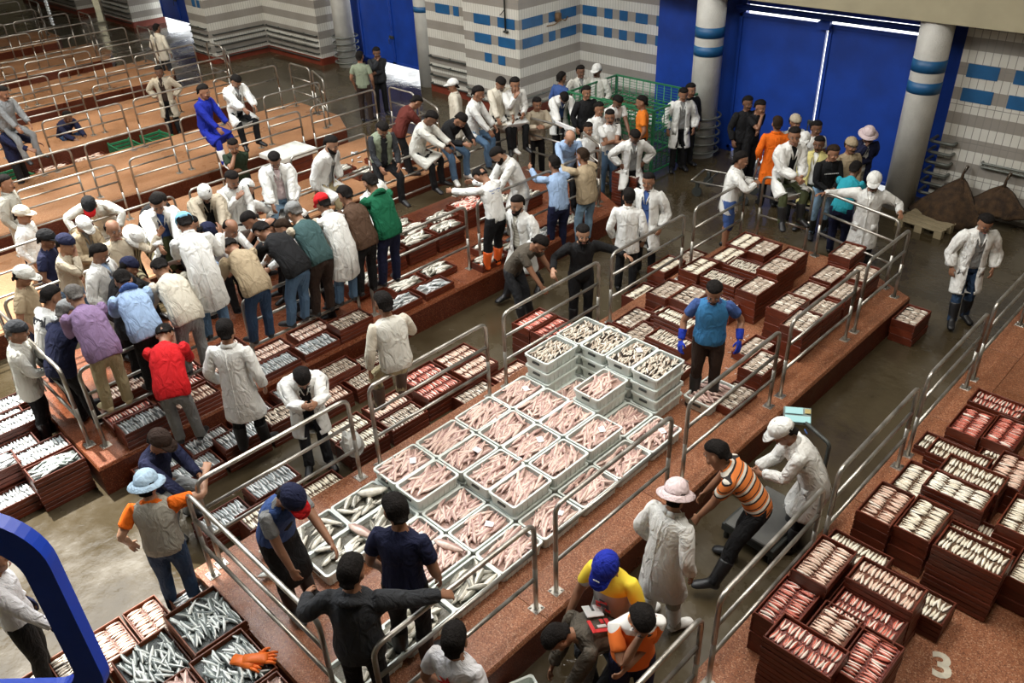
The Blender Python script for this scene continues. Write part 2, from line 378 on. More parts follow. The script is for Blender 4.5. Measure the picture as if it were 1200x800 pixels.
# blue lintels and jamb strips round the gates
for i, (x0, x1, y0, y1, z0, z1) in enumerate(((-9.6, -5.5, 16.42, 16.6, 3.14, 3.9), (-10.0, -9.42, 16.36, 16.5, 0, 3.3), (-5.72, -5.3, 16.36, 16.5, 0, 3.3), (-11.7, -9.95, 16.5, 16.7, 0, 4.2), (-5.45, -5.0, 16.4, 16.6, 0, 4.0), (-22.6, -19.3, 16.2, 16.4, 3.22, 4.5), (-23.7, -22.6, 16.3, 16.5, 0, 4.5), (-19.45, -18.6, 15.95, 16.15, 0, 4.5), (-34.7, -31.0, 15.15, 15.3, 3.25, 4.5), (-31.45, -27.9, 15.0, 15.2, 0, 4.5), (-39.5, -37.2, 14.6, 14.8, 0, 4.5))):
    mb = MB(); mb.bbox(x0, x1, y0, y1, z0, z1, .02); tag(mb.build('trim_%d' % (31+i), M_GATE if i < 9 else plain('brown_sheet', (.10, .065, .03), .5)), kind='structure')
mb = MB(); mb.bbox(-12.2, 6.5, 15.42, 16.05, 3.43, 5.2, .02); tag(mb.build('trim_45', M_CONC), kind='structure')
# bright yard outside the gates
mb = MB(); mb.box(-46, 8, 16.75, 40, -.1, .012); tag(mb.build('trim_46', plain('yard_concrete', (.75, .74, .70), .8)), kind='structure')
# unseen roof and walls closing out sky light; opening shaped for the sun patch
M_ROOF = plain('roof_concrete', (.22, .21, .19), .8)
mb = MB()
for x0, x1, y0, y1 in ((-46, -19.5, -12, 18.6), (-19.5, -14.8, 4.5, 18.6), (-14.8, -10.4, 2.0, 18.6), (-19.5, -10.4, -12, -7), (-10.4, 8, -12, 18.6)): mb.box(x0, x1, y0, y1, 9.7, 10)
tag(mb.build('ceiling', M_ROOF), kind='structure')
for n, x0, x1, y0, y1, z0 in (('wall_front', -46, 8, -12.3, -12, 0), ('wall_side', 8, 8.3, -12, 18.6, 0), ('wall_end', -46.3, -46, -12, 18.6, 0), ('wall_over_gates', -46, 8, 18.3, 18.6, 4.2)):
    mb = MB(); mb.box(x0, x1, y0, y1, z0, 9.7); tag(mb.build(n, M_CONC), kind='structure')
for i, (x0, x1, y) in enumerate(((-46, -34.5, 14.9), (-34.5, -27.9, 15.3), (-23.7, -18.55, 16.4), (-11.8, -4.9, 16.7))):
    mb = MB(); mb.box(x0, x1, y, y+.2, 3.3, 9.7); tag(mb.build('trim_%d' % (47+i), M_GATE), kind='structure')
# ------------------------------------------------------------------ tubular steel rails
def steel():
    m, nt, b, new, lk = nodes('stainless_tube')
    v = coords(nt, new, lk)
    n = new('ShaderNodeTexNoise'); n.inputs['Scale'].default_value = 5; n.inputs['Detail'].default_value = 4; lk(v, n.inputs['Vector'])
    r = ramp(new, [(.3, (.24, .225, .19)), (.7, (.48, .455, .41))]); lk(n.outputs[0], r.inputs[0]); lk(r.outputs[0], b.inputs['Base Color'])
    b.inputs['Metallic'].default_value = .85; r2 = ramp(new, [(.3, (.28,)*3), (.7, (.42,)*3)]); lk(n.outputs[0], r2.inputs[0]); lk(r2.outputs[0], b.inputs['Roughness'])
    return m
M_STEEL = steel()
RT = PH+1.10; RR = .024
def rail(a, b, label, group, near=True, ends=(1, 1), z=PH, mids=(.76, .41), top=1.10, r=RR):
    """one rail section between plan points a and b: bent top tube with its two legs, two lower bars, foot plates"""
    A = Vector((*a, 0)); Bv = Vector((*b, 0)); L = (Bv-A).length; rz = math.atan2(Bv.y-A.y, Bv.x-A.x)
    e = thing('rail_section', label, 'railing', (A.x, A.y, z), rz, group)
    k = ('rail', round(L, 2), mids, top, r, ends)
    if k not in RAILC:
        x0, x1 = .05, L-.05
        t = MB(); t.tube(bent([(x0, 0, top*.5), (x0, 0, top), (x1, 0, top), (x1, 0, top*.5)], .11, 4), r, 8)
        lg = [];
        for x in (x0, x1): q = MB(); q.tube([(x, 0, .008), (x, 0, top*.5)], r, 8); lg.append(q.mesh('post', M_STEEL, True))
        br = []
        for h in mids: q = MB(); q.tube([(x0, 0, h), (x1, 0, h)], r*.85, 8); br.append(q.mesh('bar', M_STEEL, True))
        pl = []
        for x in (x0, x1):
            q = MB(); q.bbox(x-.06, x+.06, -.06, .06, 0, .010, .003)
            for sx in (-.04, .04):
                for sy in (-.04, .04): q.bbox(x+sx-.009, x+sx+.009, sy-.009, sy+.009, .010, .022, .003)
            pl.append(q.mesh('foot_plate', M_STEEL))
        RAILC[k] = (t.mesh('top_tube', M_STEEL, True), lg, br, pl)
    t, lg, br, pl = RAILC[k]
    link('top_tube', t, e)
    for m in lg: link('post', m, e)
    for m in br: link('bar', m, e)
    for m in pl: link('foot_plate', m, e)
    return e
RAILC = {}
ORD = ['first', 'second', 'third', 'fourth', 'fifth', 'sixth', 'seventh', 'eighth', 'ninth', 'tenth', 'eleventh', 'twelfth', 'thirteenth', 'fourteenth', 'fifteenth', 'sixteenth', 'seventeenth', 'eighteenth', 'nineteenth', 'twentieth']
SECT = [(1.95, 3.80), (3.98, 5.85), (6.05, 8.00), (8.18, 10.02)]
def run(x, secs, where, group):
    for i, (y0, y1) in enumerate(secs):
        rail((x, y0), (x, y1), 'steel rail section, %s, %s from near end' % (where, ORD[i]), group)
run(-6.40, SECT+[(10.2, 11.75)], 'left edge of middle platform', 'rails of the middle platform')
run(-3.68, SECT+[(10.2, 11.6)], 'right edge of middle platform', 'rails of the middle platform')
rail((-6.38, 1.87), (-4.15, 1.87), 'steel tube rail across near end of middle platform behind the silver fish crates', 'rails of the middle platform')
rail((-6.33, 12.05), (-5.35, 12.05), 'steel tube rail across far end of middle platform under the seated white coat', 'rails of the middle platform')
rail((-5.25, 12.05), (-3.85, 11.72), 'slanting steel tube rail at far end of middle platform before the white capped man', 'rails of the middle platform')
run(-2.06, [(2.1, 3.95), (4.1, 5.9), (6.08, 7.95), (8.12, 9.95), (10.1, 11.95), (12.1, 13.9)], 'left edge of right platform', 'rails of the right platform')
run(-9.18, [(1.95, 3.9), (4.05, 5.9), (6.05, 8.1), (8.25, 10.1), (10.25, 11.4)], 'right edge of crowded platform', 'rails of the crowded platform')
run(-11.62, SECT+[(10.2, 11.75)], 'left edge of crowded platform', 'rails of the crowded platform')
rail((-11.55, 1.87), (-9.3, 1.87), 'steel tube rail across near end of crowded platform under men in white', 'rails of the crowded platform')
rail((-11.5, 11.9), (-10.2, 11.9), 'steel tube rail across far end of crowded platform before seated men', 'rails of the crowded platform')
rail((-10.1, 11.9), (-9.25, 11.5), 'slanting steel tube rail at far end of crowded platform by blue shirts', 'rails of the crowded platform')
def far_plat(xl, xr, yend, name, ys0, g, ys=-4.0):
    for side, x in (('left', xl), ('right', xr)):
        k = 0; y = yend-.15-2*round((yend-ys)/2.0)
        while y < yend-.6:
            rail((x, y+.05), (x, min(y+1.87, yend-.5 if side == 'right' else yend-.08)), 'steel rail section, %s along %s edge of %s' % (ORD[k], side, name), g, r=.021); y += 2.0; k += 1
    rail((xl+.06, yend), (xl+1.05, yend), 'straight steel rail across far end of %s' % name, g, r=.021)
    rail((xl+1.15, yend-.03), (xr-.04, yend-.40), 'slanting steel rail at far corner of %s' % name, g, r=.021)
far_plat(-15.62, -13.30, 11.55, 'the fish strewn platform', 0, 'rails of the second platform', -.5)
far_plat(-19.42, -17.18, 11.35, 'the blue overalls platform', 0, 'rails of the third platform', -.5)
far_plat(-23.4, -21.3, 11.2, 'the bare fourth platform', 0, 'rails of the fourth platform', .5)
far_plat(-27.4, -25.2, 11.0, 'the bare fifth platform', 0, 'rails of the fifth platform', 2)
far_plat(-31.4, -29.2, 10.8, 'the bare sixth platform', 0, 'rails of the sixth platform', 3)
far_plat(-35.4, -33.2, 10.6, 'the bare farthest platform', 0, 'rails of the farthest platform', 4)
# ------------------------------------------------------------------ crates, tubs and the fish in them
def wood(name, c, wet=.45):
    m, nt, b, new, lk = nodes(name)
    v = coords(nt, new, lk, None, (3, 3, 22))
    n = new('ShaderNodeTexNoise'); n.inputs['Scale'].default_value = 2.5; n.inputs['Detail'].default_value = 5; lk(v, n.inputs['Vector'])
    oi = new('ShaderNodeObjectInfo'); add = new('ShaderNodeMath'); add.operation = 'MULTIPLY_ADD'; add.inputs[1].default_value = .35; lk(oi.outputs['Random'], add.inputs[0]); lk(n.outputs[0], add.inputs[2])
    r = ramp(new, [(.35, mixc(c, .45)), (.95, mixc(c, 1.25))]); lk(add.outputs[0], r.inputs[0]); lk(r.outputs[0], b.inputs['Base Color'])
    b.inputs['Roughness'].default_value = wet
    bp = new('ShaderNodeBump'); bp.inputs['Strength'].default_value = .35; bp.inputs['Distance'].default_value = .01; lk(n.outputs[0], bp.inputs['Height']); lk(bp.outputs[0], b.inputs['Normal'])
    return m
M_RED = wood('red_stained_wood', (.120, .021, .007)); M_BROWN = wood('brown_wet_wood', (.17, .045, .014))
M_TUB = plain('white_plastic', (.66, .71, .66), .4, 0, .12, 5, .05, 20)
M_ICE = plain('crushed_ice', (.75, .78, .80), .3, 0, .1, 20, .8, 60)
CL, CW, CH, CT = .585, .325, .115, .013

def crate_meshes(L, W, H, mat, key):
    if key in CRATEC: return CRATEC[key]
    out = []
    for s in (-1, 1):
        for k in range(2):                                         # two boards to a side, a gap between them
            q = MB(); z0 = .006+k*(H*.5); q.bbox(-L/2, L/2, s*W/2-CT/2, s*W/2+CT/2, z0, z0+H*.5-.010, .003); out.append(('side_board', q.mesh('side_board', mat)))
        q = MB(); q.bbox(s*(L/2-CT)-CT/2*1.2, s*(L/2-CT)+CT/2*1.2, -W/2+CT/2, W/2-CT/2, .004, H+.004, .003); out.append(('end_board', q.mesh('end_board', mat)))
    q = MB()
    for k in range(3): q.box(-L/2+.01, L/2-.01, -W/2+.01+k*(W/3), -W/2+k*(W/3)+W/3-.012, 0, .009)
    out.append(('bottom', q.mesh('bottom', mat)))
    CRATEC[key] = out; return out
CRATEC = {}
def crate(x, y, z, rz, label, group, mat=None, L=CL, W=CW, H=CH):
    e = thing('wooden_crate', label, 'crate', (x, y, z), rz, group)
    for n, m in crate_meshes(L, W, H, mat or M_RED, (L, W, H, (mat or M_RED).name)): link(n, m, e)
    return e

# fish: a low body with a dark back, a tail fin; kinds differ by girth and colour
def fish_mats(n, belly, back, rough=.25):
    return [plain(n+'_belly', belly, rough, 0, .22, 25, .1, 60), plain(n+'_back', back, rough, 0, .25, 25, .1, 60)]
def fish_geo(L, w, h, n=6, bend=0.0):
    V = []; F = []; MI = []
    prof = ((-.5, .10, .25), (-.36, .75, .8), (-.1, 1, 1), (.2, .72, .72), (.40, .22, .28))
    for t, a, c in prof:
        for k in range(n):
            q = 2*math.pi*(k+.5)/n; V.append((t*L, a*w/2*math.cos(q)+bend*L*(t*t-.1), c*h/2*math.sin(q)+h/2))
    for r in range(len(prof)-1):
        for k in range(n):
            j = (k+1) % n; F.append((r*n+k, (r+1)*n+k, (r+1)*n+j, r*n+j)); MI.append(1 if math.cos(2*math.pi*(k+1)/n) > .3 else 0)
    F.append(tuple(range(n))); MI.append(1)
    b = len(V); yb = bend*L*(.25-.1); V += [(.38*L, bend*L*.05, h*.5), (.52*L, yb+w*.34, h*.42), (.47*L, yb, h*.5), (.52*L, yb-w*.34, h*.42), (.44*L, yb, h*.30)]
    F += [(b, b+1, b+2), (b, b+2, b+3), (b, b+4, b+1), (b, b+3, b+4), (b+1, b+4, b+2), (b+2, b+4, b+3)]; MI += [1]*6
    return np.array(V), F, MI
FK = {  # kind: length, width, height, materials, plain description, everyday name
    'pinkrow': (.135, .034, .028, fish_mats('pink_fish', (.88, .76, .64), (.74, .50, .38)), 'pale pink fish'),
    'redrow': (.130, .034, .028, fish_mats('red_fish', (.86, .74, .64), (.62, .16, .11)), 'red striped fish'),
    'whiterow': (.135, .032, .028, fish_mats('white_fish', (.90, .86, .74), (.80, .72, .56)), 'creamy white fish'),
    'greyrow': (.115, .030, .025, fish_mats('grey_fish', (.84, .78, .66), (.42, .33, .25)), 'small grey brown fish'),
    'silver': (.215, .040, .036, fish_mats('silver_fish', (.82, .86, .82), (.15, .18, .17), .3), 'silver fish with dark backs'),
    'hake': (.250, .048, .038, fish_mats('rosy_fish', (.80, .60, .51), (.50, .32, .28)), 'rosy fish'),
    'mixed': (.24, .075, .05, fish_mats('mottled_fish', (.78, .74, .64), (.26, .25, .20)), 'mottled grey fish'),
    'sun': (.17, .034, .030, fish_mats('bright_fish', (.90, .92, .90), (.40, .45, .46), .3), 'bright silver fish'),
}
FGEO = {k: [fish_geo(*v[:3], bend=b) for b in (0, .25, -.25)] for k, v in FK.items()}
FMESH = {}
MASS = {k: ([], [], []) for k in FK}; MASSN = {k: 0 for k in FK}; ONE = {k: 0 for k in FK}
def put(kind, x, y, z, a, var=0, tilt=0.0, s=1.0, single=None, group=None):
    """lay one fish: a thing of its own while the kind is under its limit and single gives a label, else part of the kind's mass"""
    if single and ONE[kind] < 300:
        ONE[kind] += 1
        if (kind, var) not in FMESH:
            V, F, MI = FGEO[kind][var]; me = bpy.data.meshes.new('fish'); me.from_pydata(V.tolist(), [], F)
            for m in FK[kind][3]: me.materials.append(m)
            me.polygons.foreach_set('material_index', MI); me.polygons.foreach_set('use_smooth', [True]*len(F)); FMESH[(kind, var)] = me
        o = link('fish', FMESH[(kind, var)]); o.location = (x, y, z); o.rotation_euler = (tilt, 0, a); o.scale = (s, s, s)
        tag(o, single, 'fish', group or single); return
    V, F, MI = FGEO[kind][var]; Vs, Fs, Ms = MASS[kind]; n = MASSN[kind]
    ca, sa = math.cos(a)*s, math.sin(a)*s; ct, st = math.cos(tilt), math.sin(tilt)
    yy = V[:, 1]*ct-V[:, 2]*st; zz = (V[:, 1]*st+V[:, 2]*ct)*s+z
    Vs.append(np.stack([V[:, 0]*ca-yy*sa+x, V[:, 0]*sa+yy*ca+y, zz], 1)); Fs += [tuple(i+n for i in f) for f in F]; Ms += MI; MASSN[kind] += len(V)
def mass_out():
    for k, (Vs, Fs, Ms) in MASS.items():
        if not Vs: continue
        me = bpy.data.meshes.new('fish_mass'); me.from_pydata(np.vstack(Vs).tolist(), [], Fs)
        for m in FK[k][3]: me.materials.append(m)
        me.polygons.foreach_set('material_index', Ms); me.polygons.foreach_set('use_smooth', [True]*len(Fs))
        tag(link('fish_mass', me), '%s filling the many other crates of the market' % FK[k][4], 'fish', 'fish of the market', 'stuff')
rnd = random.Random(11)
def rows(kind, x, y, z, rz, L, W, across=None, single=None, jitter=.15):
    """fish laid in neat rows: each fish lies along the crate's short or long side"""
    fl, fw = FK[kind][0], FK[kind][1]; ca, sa = math.cos(rz), math.sin(rz)
    if across: nx, ny, th, sx, sy = int(L/(fw*.98)), max(1, round(W/(fl*.88))), math.pi/2, None, None
    else: nx, ny, th = max(1, round(L/(fl*.88))), int(W/(fw*.98)), 0
    for i in range(nx):
        for j in range(ny):
            u = (i+.5)/nx*L-L/2+rnd.gauss(0, .003); v = (j+.5)/ny*W-W/2+rnd.gauss(0, .003)
            if rnd.random() < .015: continue
            put(kind, x+u*ca-v*sa, y+u*sa+v*ca, z+rnd.uniform(-.002, .006), rz+th+rnd.gauss(0, jitter*.6)+(math.pi if rnd.random() < .08 else 0), rnd.choice((0, 0, 1, 2)), rnd.gauss(0, .25), rnd.uniform(.92, 1.06), single)
def heap(kind, x, y, z, rz, L, W, n, single=None, spread=.5, main=0.0, pile=.03, s=1.0):
    """fish tipped in loosely, mostly along one way"""
    ca, sa = math.cos(rz), math.sin(rz); m = FK[kind][0]*.32*s
    for i in range(n):
        a = main+rnd.gauss(0, spread)+(math.pi if rnd.random() < .4 else 0); k = rnd.random()
        u = rnd.uniform(-1, 1)*max(.01, L/2-m*abs(math.cos(a))-.01); v = rnd.uniform(-1, 1)*max(.01, W/2-m*abs(math.sin(a))-.01)
        put(kind, x+u*ca-v*sa, y+u*sa+v*ca, z+pile*k, rz+a, rnd.choice((0, 1, 2)), rnd.gauss(0, .3), s*rnd.uniform(.85, 1.12), single)
def bed(x, y, z, rz, L, W, mat, parent_e, name='ice_bed', local=True):
    """packed fish under the top layer, in the dark tone of shaded gaps, a part of its crate"""
    q = MB(); n = 6; v = []
    for j in range(n+1):
        for i in range(n+1):
            v.append(((i/n-.5)*L, (j/n-.5)*W, z+rnd.uniform(-.003, .003)))
    f = [(j*(n+1)+i, j*(n+1)+i+1, (j+1)*(n+1)+i+1, (j+1)*(n+1)+i) for j in range(n) for i in range(n)]
    q.add(v, f); return q.build(name, mat, parent_e, True)
M_BED = {'pinkrow': (.16, .055, .03), 'redrow': (.16, .03, .02), 'whiterow': (.14, .08, .045), 'greyrow': (.045, .030, .022), 'silver': (.06, .07, .065), 'hake': (.42, .27, .22), 'mixed': (.10, .09, .065), 'sun': (.30, .30, .29)}  # darker than the fish: shade of the gaps put into the colour
M_BED = {k: plain('packed_'+k, c, .35, 0, .4, 40, .5, 60) for k, c in M_BED.items()}
def nth(i): return ORD[i]
DESC = {'pinkrow': 'pale pink fish', 'redrow': 'red striped fish', 'whiterow': 'creamy white fish', 'greyrow': 'small grey fish', 'silver': 'silver fish', 'hake': 'rosy fish', 'mixed': 'mottled fish', 'sun': 'bright silver fish'}
def stack(x, y, ori, levels, z0, kind, where, group, across=True, mat=None, L=CL, W=CW, single=False, load='rows', n=60, twist=0.0):
    """a pile of crates; the top one is full to the brim, the lower ones show fish between their boards"""
    rz = (math.pi/2 if ori == 'Y' else 0)+math.radians(twist)
    for k in range(levels):
        top = k == levels-1
        pos = '' if levels == 1 else ', stack top' if top else ', %s level up' % nth(k)
        e = crate(x+rnd.uniform(-.006, .006)*(not top), y+rnd.uniform(-.006, .006)*(not top), z0+k*(CH+.004), rz, 'wooden crate of %s, %s%s' % (DESC[kind], where, pos), group, mat, L, W)
        bed(0, 0, CH*.66 if top else CH*.5, 0, L-.06, W-.03, M_BED[kind], e, 'packed_fish')
    zt = z0+(levels-1)*(CH+.004)+CH*.66
    lab = '%s in wooden crate %s' % (DESC[kind], where) if single else None
    if load == 'rows': rows(kind, x, y, zt, rz, L-.07, W-.04, across, lab)
    else: heap(kind, x, y, zt, rz, L-.07, W-.04, n, lab, spread=.45, main=0)
# ---- right hand platform: (x, y, long side, levels, kind, fish across the crate)
GA = 'crates on the right platform'
P0S = [(-1.50, 4.61, 'X', 5, 'redrow', 1, 'frontmost on right platform'),
       (-1.85, 4.98, 'Y', 4, 'redrow', 1, 'by rail behind the frontmost crate'), (-1.46, 4.95, 'Y', 4, 'pinkrow', 1, 'mid near cluster of right platform'),
       (-1.10, 4.92, 'Y', 4, 'redrow', 1, 'just left of painted number 3'),
       (-1.81, 5.52, 'Y', 5, 'pinkrow', 1, 'tall by rail in near cluster'), (-1.30, 5.64, 'X', 5, 'pinkrow', 1, 'crosswise at back of near cluster'),
       (-1.30, 5.33, 'X', 4, 'redrow', 1, 'crosswise inside the near cluster'),
       (-1.72, 6.04, 'X', 3, 'whiterow', 1, 'low by rail between near clusters'), (-1.12, 6.02, 'X', 2, 'whiterow', 1, 'low on right between near clusters'),
       (-1.76, 6.72, 'Y', 4, 'pinkrow', 1, 'by rail in second cluster'), (-1.41, 6.76, 'Y', 4, 'whiterow', 1, 'second from rail in second cluster'),
       (-.90, 6.52, 'X', 5, 'whiterow', 1, 'front right of second cluster'), (-.95, 6.90, 'X', 3, 'whiterow', 1, 'back right of second cluster'),
       (-1.72, 7.38, 'Y', 3, 'whiterow', 1, 'by rail in third cluster'), (-1.32, 7.38, 'X', 4, 'whiterow', 0, 'front of paired crates in third cluster'),
       (-1.30, 7.72, 'X', 4, 'whiterow', 1, 'back of paired crates in third cluster'), (-1.05, 7.22, 'X', 2, 'whiterow', 1, 'low before the paired crates'),
       (-.72, 7.42, 'Y', 4, 'whiterow', 1, 'right of the paired crates'),
       (-1.54, 8.07, 'X', 3, 'whiterow', 1, 'long one behind the paired crates'), (-1.06, 8.18, 'Y', 3, 'pinkrow', 1, 'heaped beside the long one'),
       (-1.75, 8.42, 'X', 1, 'whiterow', 1, 'flat behind the long one'), (-1.18, 8.62, 'X', 1, 'whiterow', 1, 'flat behind the heaped one'),
       (-1.69, 8.92, 'Y', 2, 'redrow', 1, 'left of the far red pair'), (-1.34, 8.98, 'Y', 2, 'redrow', 1, 'right of the far red pair'),
       (-1.58, 9.47, 'X', 2, 'redrow', 1, 'farthest on right platform'), (-.82, 8.95, 'Y', 2, 'redrow', 1, 'picture edge beside far red pair'), (-.45, 6.95, 'Y', 3, 'whiterow', 1, 'picture edge behind second cluster'), (-.40, 7.75, 'Y', 3, 'redrow', 1, 'picture edge right of paired crates')]
for x, y, o, lv, k, ac, w in P0S: stack(x, y, o, lv, PH+.008, k, w, GA, ac, single=y < 5.8)
# ---- middle platform, far half
GB = 'crates on the middle platform'
P1S = [(-6.00, 9.05, 'Y', 3), (-5.66, 9.12, 'Y', 3), (-5.58, 9.86, 'X', 3), (-4.98, 9.78, 'Y', 4), (-6.06, 9.95, 'Y', 3), (-5.93, 10.55, 'Y', 3), (-5.54, 10.42, 'X', 3), (-6.00, 11.15, 'Y', 3), (-5.64, 11.12, 'Y', 3), (-5.20, 11.12, 'Y', 3),
       (-5.08, 10.50, 'Y', 4), (-5.41, 8.48, 'X', 3), (-5.35, 9.42, 'X', 2), (-5.62, 8.70, 'X', 2), (-6.10, 8.40, 'Y', 1), (-5.80, 8.15, 'Y', 1), (-5.28, 8.12, 'X', 2), (-5.66, 7.72, 'X', 1), (-6.15, 7.78, 'Y', 1), (-5.05, 7.78, 'X', 1),
       (-4.52, 11.62, 'Y', 4), (-4.13, 11.30, 'Y', 3), (-4.47, 10.98, 'Y', 3), (-4.45, 10.32, 'Y', 3), (-4.08, 10.62, 'Y', 3), (-4.08, 9.98, 'Y', 3), (-4.40, 9.60, 'Y', 4), (-4.05, 9.32, 'Y', 4), (-4.08, 8.42, 'Y', 2), (-4.05, 7.72, 'Y', 1), (-4.42, 8.85, 'Y', 1)]
P1S.sort(key=lambda q: -q[1]); cnt = {}
for i, (x, y, o, lv) in enumerate(P1S):
    side = 'right rail' if x > -4.6 else 'left rail' if x < -5.75 else 'mid row'; k = cnt.get(side, 0); cnt[side] = k+1
    stack(x, y, o, lv, PH+.008, 'greyrow' if x > -4.6 else ('whiterow' if i % 5 == 2 else 'greyrow'), 'middle platform %s, %s along' % (side, nth(k)), GB, 1, twist=rnd.uniform(-2, 2))
# ---- floor strips between the middle platform and the crowded one
GC = 'crates in the aisle left of the middle platform'
AS = [(-7.20, 2.42, 'Y', 2, 'sun'), (-6.80, 2.75, 'Y', 3, 'whiterow'), (-7.18, 3.05, 'Y', 3, 'sun'), (-6.78, 3.42, 'Y', 2, 'whiterow'), (-7.48, 4.30, 'Y', 2, 'whiterow'), (-7.12, 4.28, 'Y', 2, 'whiterow'), (-7.48, 4.95, 'Y', 2, 'pinkrow'), (-7.12, 4.92, 'Y', 2, 'greyrow'), (-7.15, 5.55, 'Y', 3, 'redrow'),
      (-7.52, 5.60, 'Y', 3, 'redrow'), (-7.50, 6.22, 'Y', 3, 'pinkrow'), (-7.12, 6.20, 'Y', 3, 'pinkrow'), (-6.78, 5.9, 'Y', 2, 'greyrow'), (-6.76, 6.55, 'Y', 2, 'pinkrow'), (-7.08, 7.36, 'Y', 5, 'redrow'), (-6.72, 7.36, 'Y', 5, 'redrow'), (-6.80, 6.98+.98, 'Y', 2, 'greyrow'), (-6.78, 10.15, 'Y', 4, 'whiterow'), (-6.78, 10.80, 'Y', 3, 'greyrow'), (-6.78, 9.5, 'Y', 2, 'whiterow')]
for i, (x, y, o, lv, k) in enumerate(AS): stack(x, y, o, lv, 0, k, 'aisle floor by middle platform, %s along' % nth(i), GC, 1)
AS2 = [(-8.58, 2.35, 'Y', 2, 'sun'), (-8.22, 2.62, 'Y', 2, 'sun'), (-8.58, 2.98, 'Y', 2, 'sun'), (-8.22, 3.25, 'Y', 3, 'sun'), (-8.58, 3.62, 'Y', 2, 'sun'), (-8.22, 3.88, 'Y', 3, 'greyrow'), (-8.55, 4.26, 'Y', 3, 'sun'), (-8.2, 4.52, 'Y', 2, 'pinkrow'), (-8.52, 4.9, 'Y', 3, 'greyrow'), (-8.18, 5.16, 'Y', 2, 'greyrow'), (-8.5, 5.54, 'Y', 2, 'greyrow')]
for i, (x, y, o, lv, k) in enumerate(AS2): stack(x, y, o, lv, 0, k, 'aisle floor by crowded platform, %s along' % nth(i), GC, 1)
# ---- crowded platform: trays along its edge under the rail, boxes inside
GD = 'crates on the crowded platform'
DS = [(-9.02, 4.30, 'sun', 1), (-9.38, 4.42, 'pinkrow', 1), (-9.02, 4.95, 'sun', 1), (-9.02, 5.55, 'greyrow', 2), (-9.40, 5.10, 'pinkrow', 1), (-9.40, 3.75, 'pinkrow', 2), (-9.0, 3.1, 'pinkrow', 2), (-9.40, 3.10, 'redrow', 2), (-9.02, 2.45, 'sun', 2), (-9.42, 2.45, 'redrow', 1), (-9.85, 2.6, 'pinkrow', 2), (-9.85, 3.3, 'redrow', 1), (-9.9, 4.0, 'pinkrow', 1)]
for i, (x, y, k, lv) in enumerate(DS): stack(x, y, 'Y', lv, PH+.008, k, 'crowded platform under rail, %s along' % nth(i), GD, 1)
for i, (x, y, k) in enumerate(((-9.05, 6.5, 'sun'), (-9.05, 7.15, 'sun'), (-9.42, 6.9, 'mixed'), (-9.42, 7.55, 'mixed'), (-9.05, 8.35, 'mixed'), (-9.05, 9.0, 'mixed'), (-9.42, 8.7, 'mixed'), (-9.05, 9.65, 'sun'), (-9.05, 10.3, 'mixed'))):
    stack(x, y, 'Y', 1, PH+.008, k, 'far edge of crowded platform, %s along' % nth(i), GD, load='heap', n=26)
for i, (x, y, n) in enumerate(((-10.15, 7.1, 3), (-10.15, 7.75, 3), (-10.15, 8.4, 3), (-10.5, 7.3, 3), (-10.5, 7.95, 3), (-10.5, 8.6, 3), (-10.85, 7.9, 3), (-10.2, 9.8, 3), (-10.2, 10.45, 2), (-9.85, 6.4, 2))):
    stack(x, y, 'Y', n, PH+.008, 'mixed', 'mid crowded platform, %s along' % nth(i), GD, load='heap', n=34)
stack(-10.55, 9.35, 'Y', 3, PH+.008, 'redrow', 'behind the orange boots', GD, load='heap', n=160, L=.66, W=.5)
# ---- low left: big open trays in the sun and by the crowded platform's end
GE = 'sunlit crates at the near left'
for i, (x, y, lv, k, z) in enumerate(((-9.22, 1.42, 4, 'silver', 0), (-9.60, 1.42, 4, 'sun', 0), (-9.35, .86, 2, 'sun', 0), (-9.72, .88, 4, 'sun', 0), (-10.1, 1.2, 3, 'sun', 0), (-10.45, 1.4, 4, 'sun', 0), (-10.8, 1.3, 3, 'sun', 0), (-11.15, 1.45, 3, 'sun', 0), (-10.1, .55, 2, 'sun', 0), (-9.0, .40, 1, 'sun', 0), (-9.4, .2, 2, 'sun', 0), (-11.5, 1.1, 3, 'sun', 0))):
    stack(x, y, 'Y', lv, z, k, 'sunlit near left floor, %s along' % nth(i), GE, 1, load='heap' if i in (0, 3) else 'rows', n=46)
# ---- foreground left: tall crates of silver fish before the middle platform's near rail
GF = 'silver fish crates in the foreground'
for i, (x, y, k, lv, n) in enumerate(((-5.72, 1.50, 'silver', 5, 75), (-5.08, 1.42, 'silver', 5, 80), (-5.72, .97, 'silver', 4, 70), (-5.06, .88, 'hake', 5, 60), (-4.45, 1.40, 'hake', 5, 60), (-4.45, .88, 'whiterow', 5, 90))):
    w = 'before near rail, ' + ('left back', 'under orange gloves', 'left front', 'mid front', 'right back', 'right front')[i]
    stack(x, y, 'X', lv, 0, k, w, GF, mat=M_BROWN, L=.62, W=.50, load='heap', n=n, single=k == 'silver')
for i, (x, y, k, o) in enumerate(((-6.42, 1.22, 'pinkrow', 'X'), (-6.42, .86, 'pinkrow', 'X'), (-6.42, .50, 'greyrow', 'X'), (-6.25, 1.62, 'sun', 'X'), (-6.40, .12, 'greyrow', 'X'), (-5.9, .45, 'greyrow', 'X'))):
    stack(x, y, o, 2, 0, k, 'low at bottom left corner, %s along' % nth(i), GF, 1, mat=M_BROWN)
# lone stack on the floor right of the middle platform
stack(-3.30, 11.30, 'Y', 3, 0, 'greyrow', 'alone on right aisle floor', 'crates on the floor', 1)

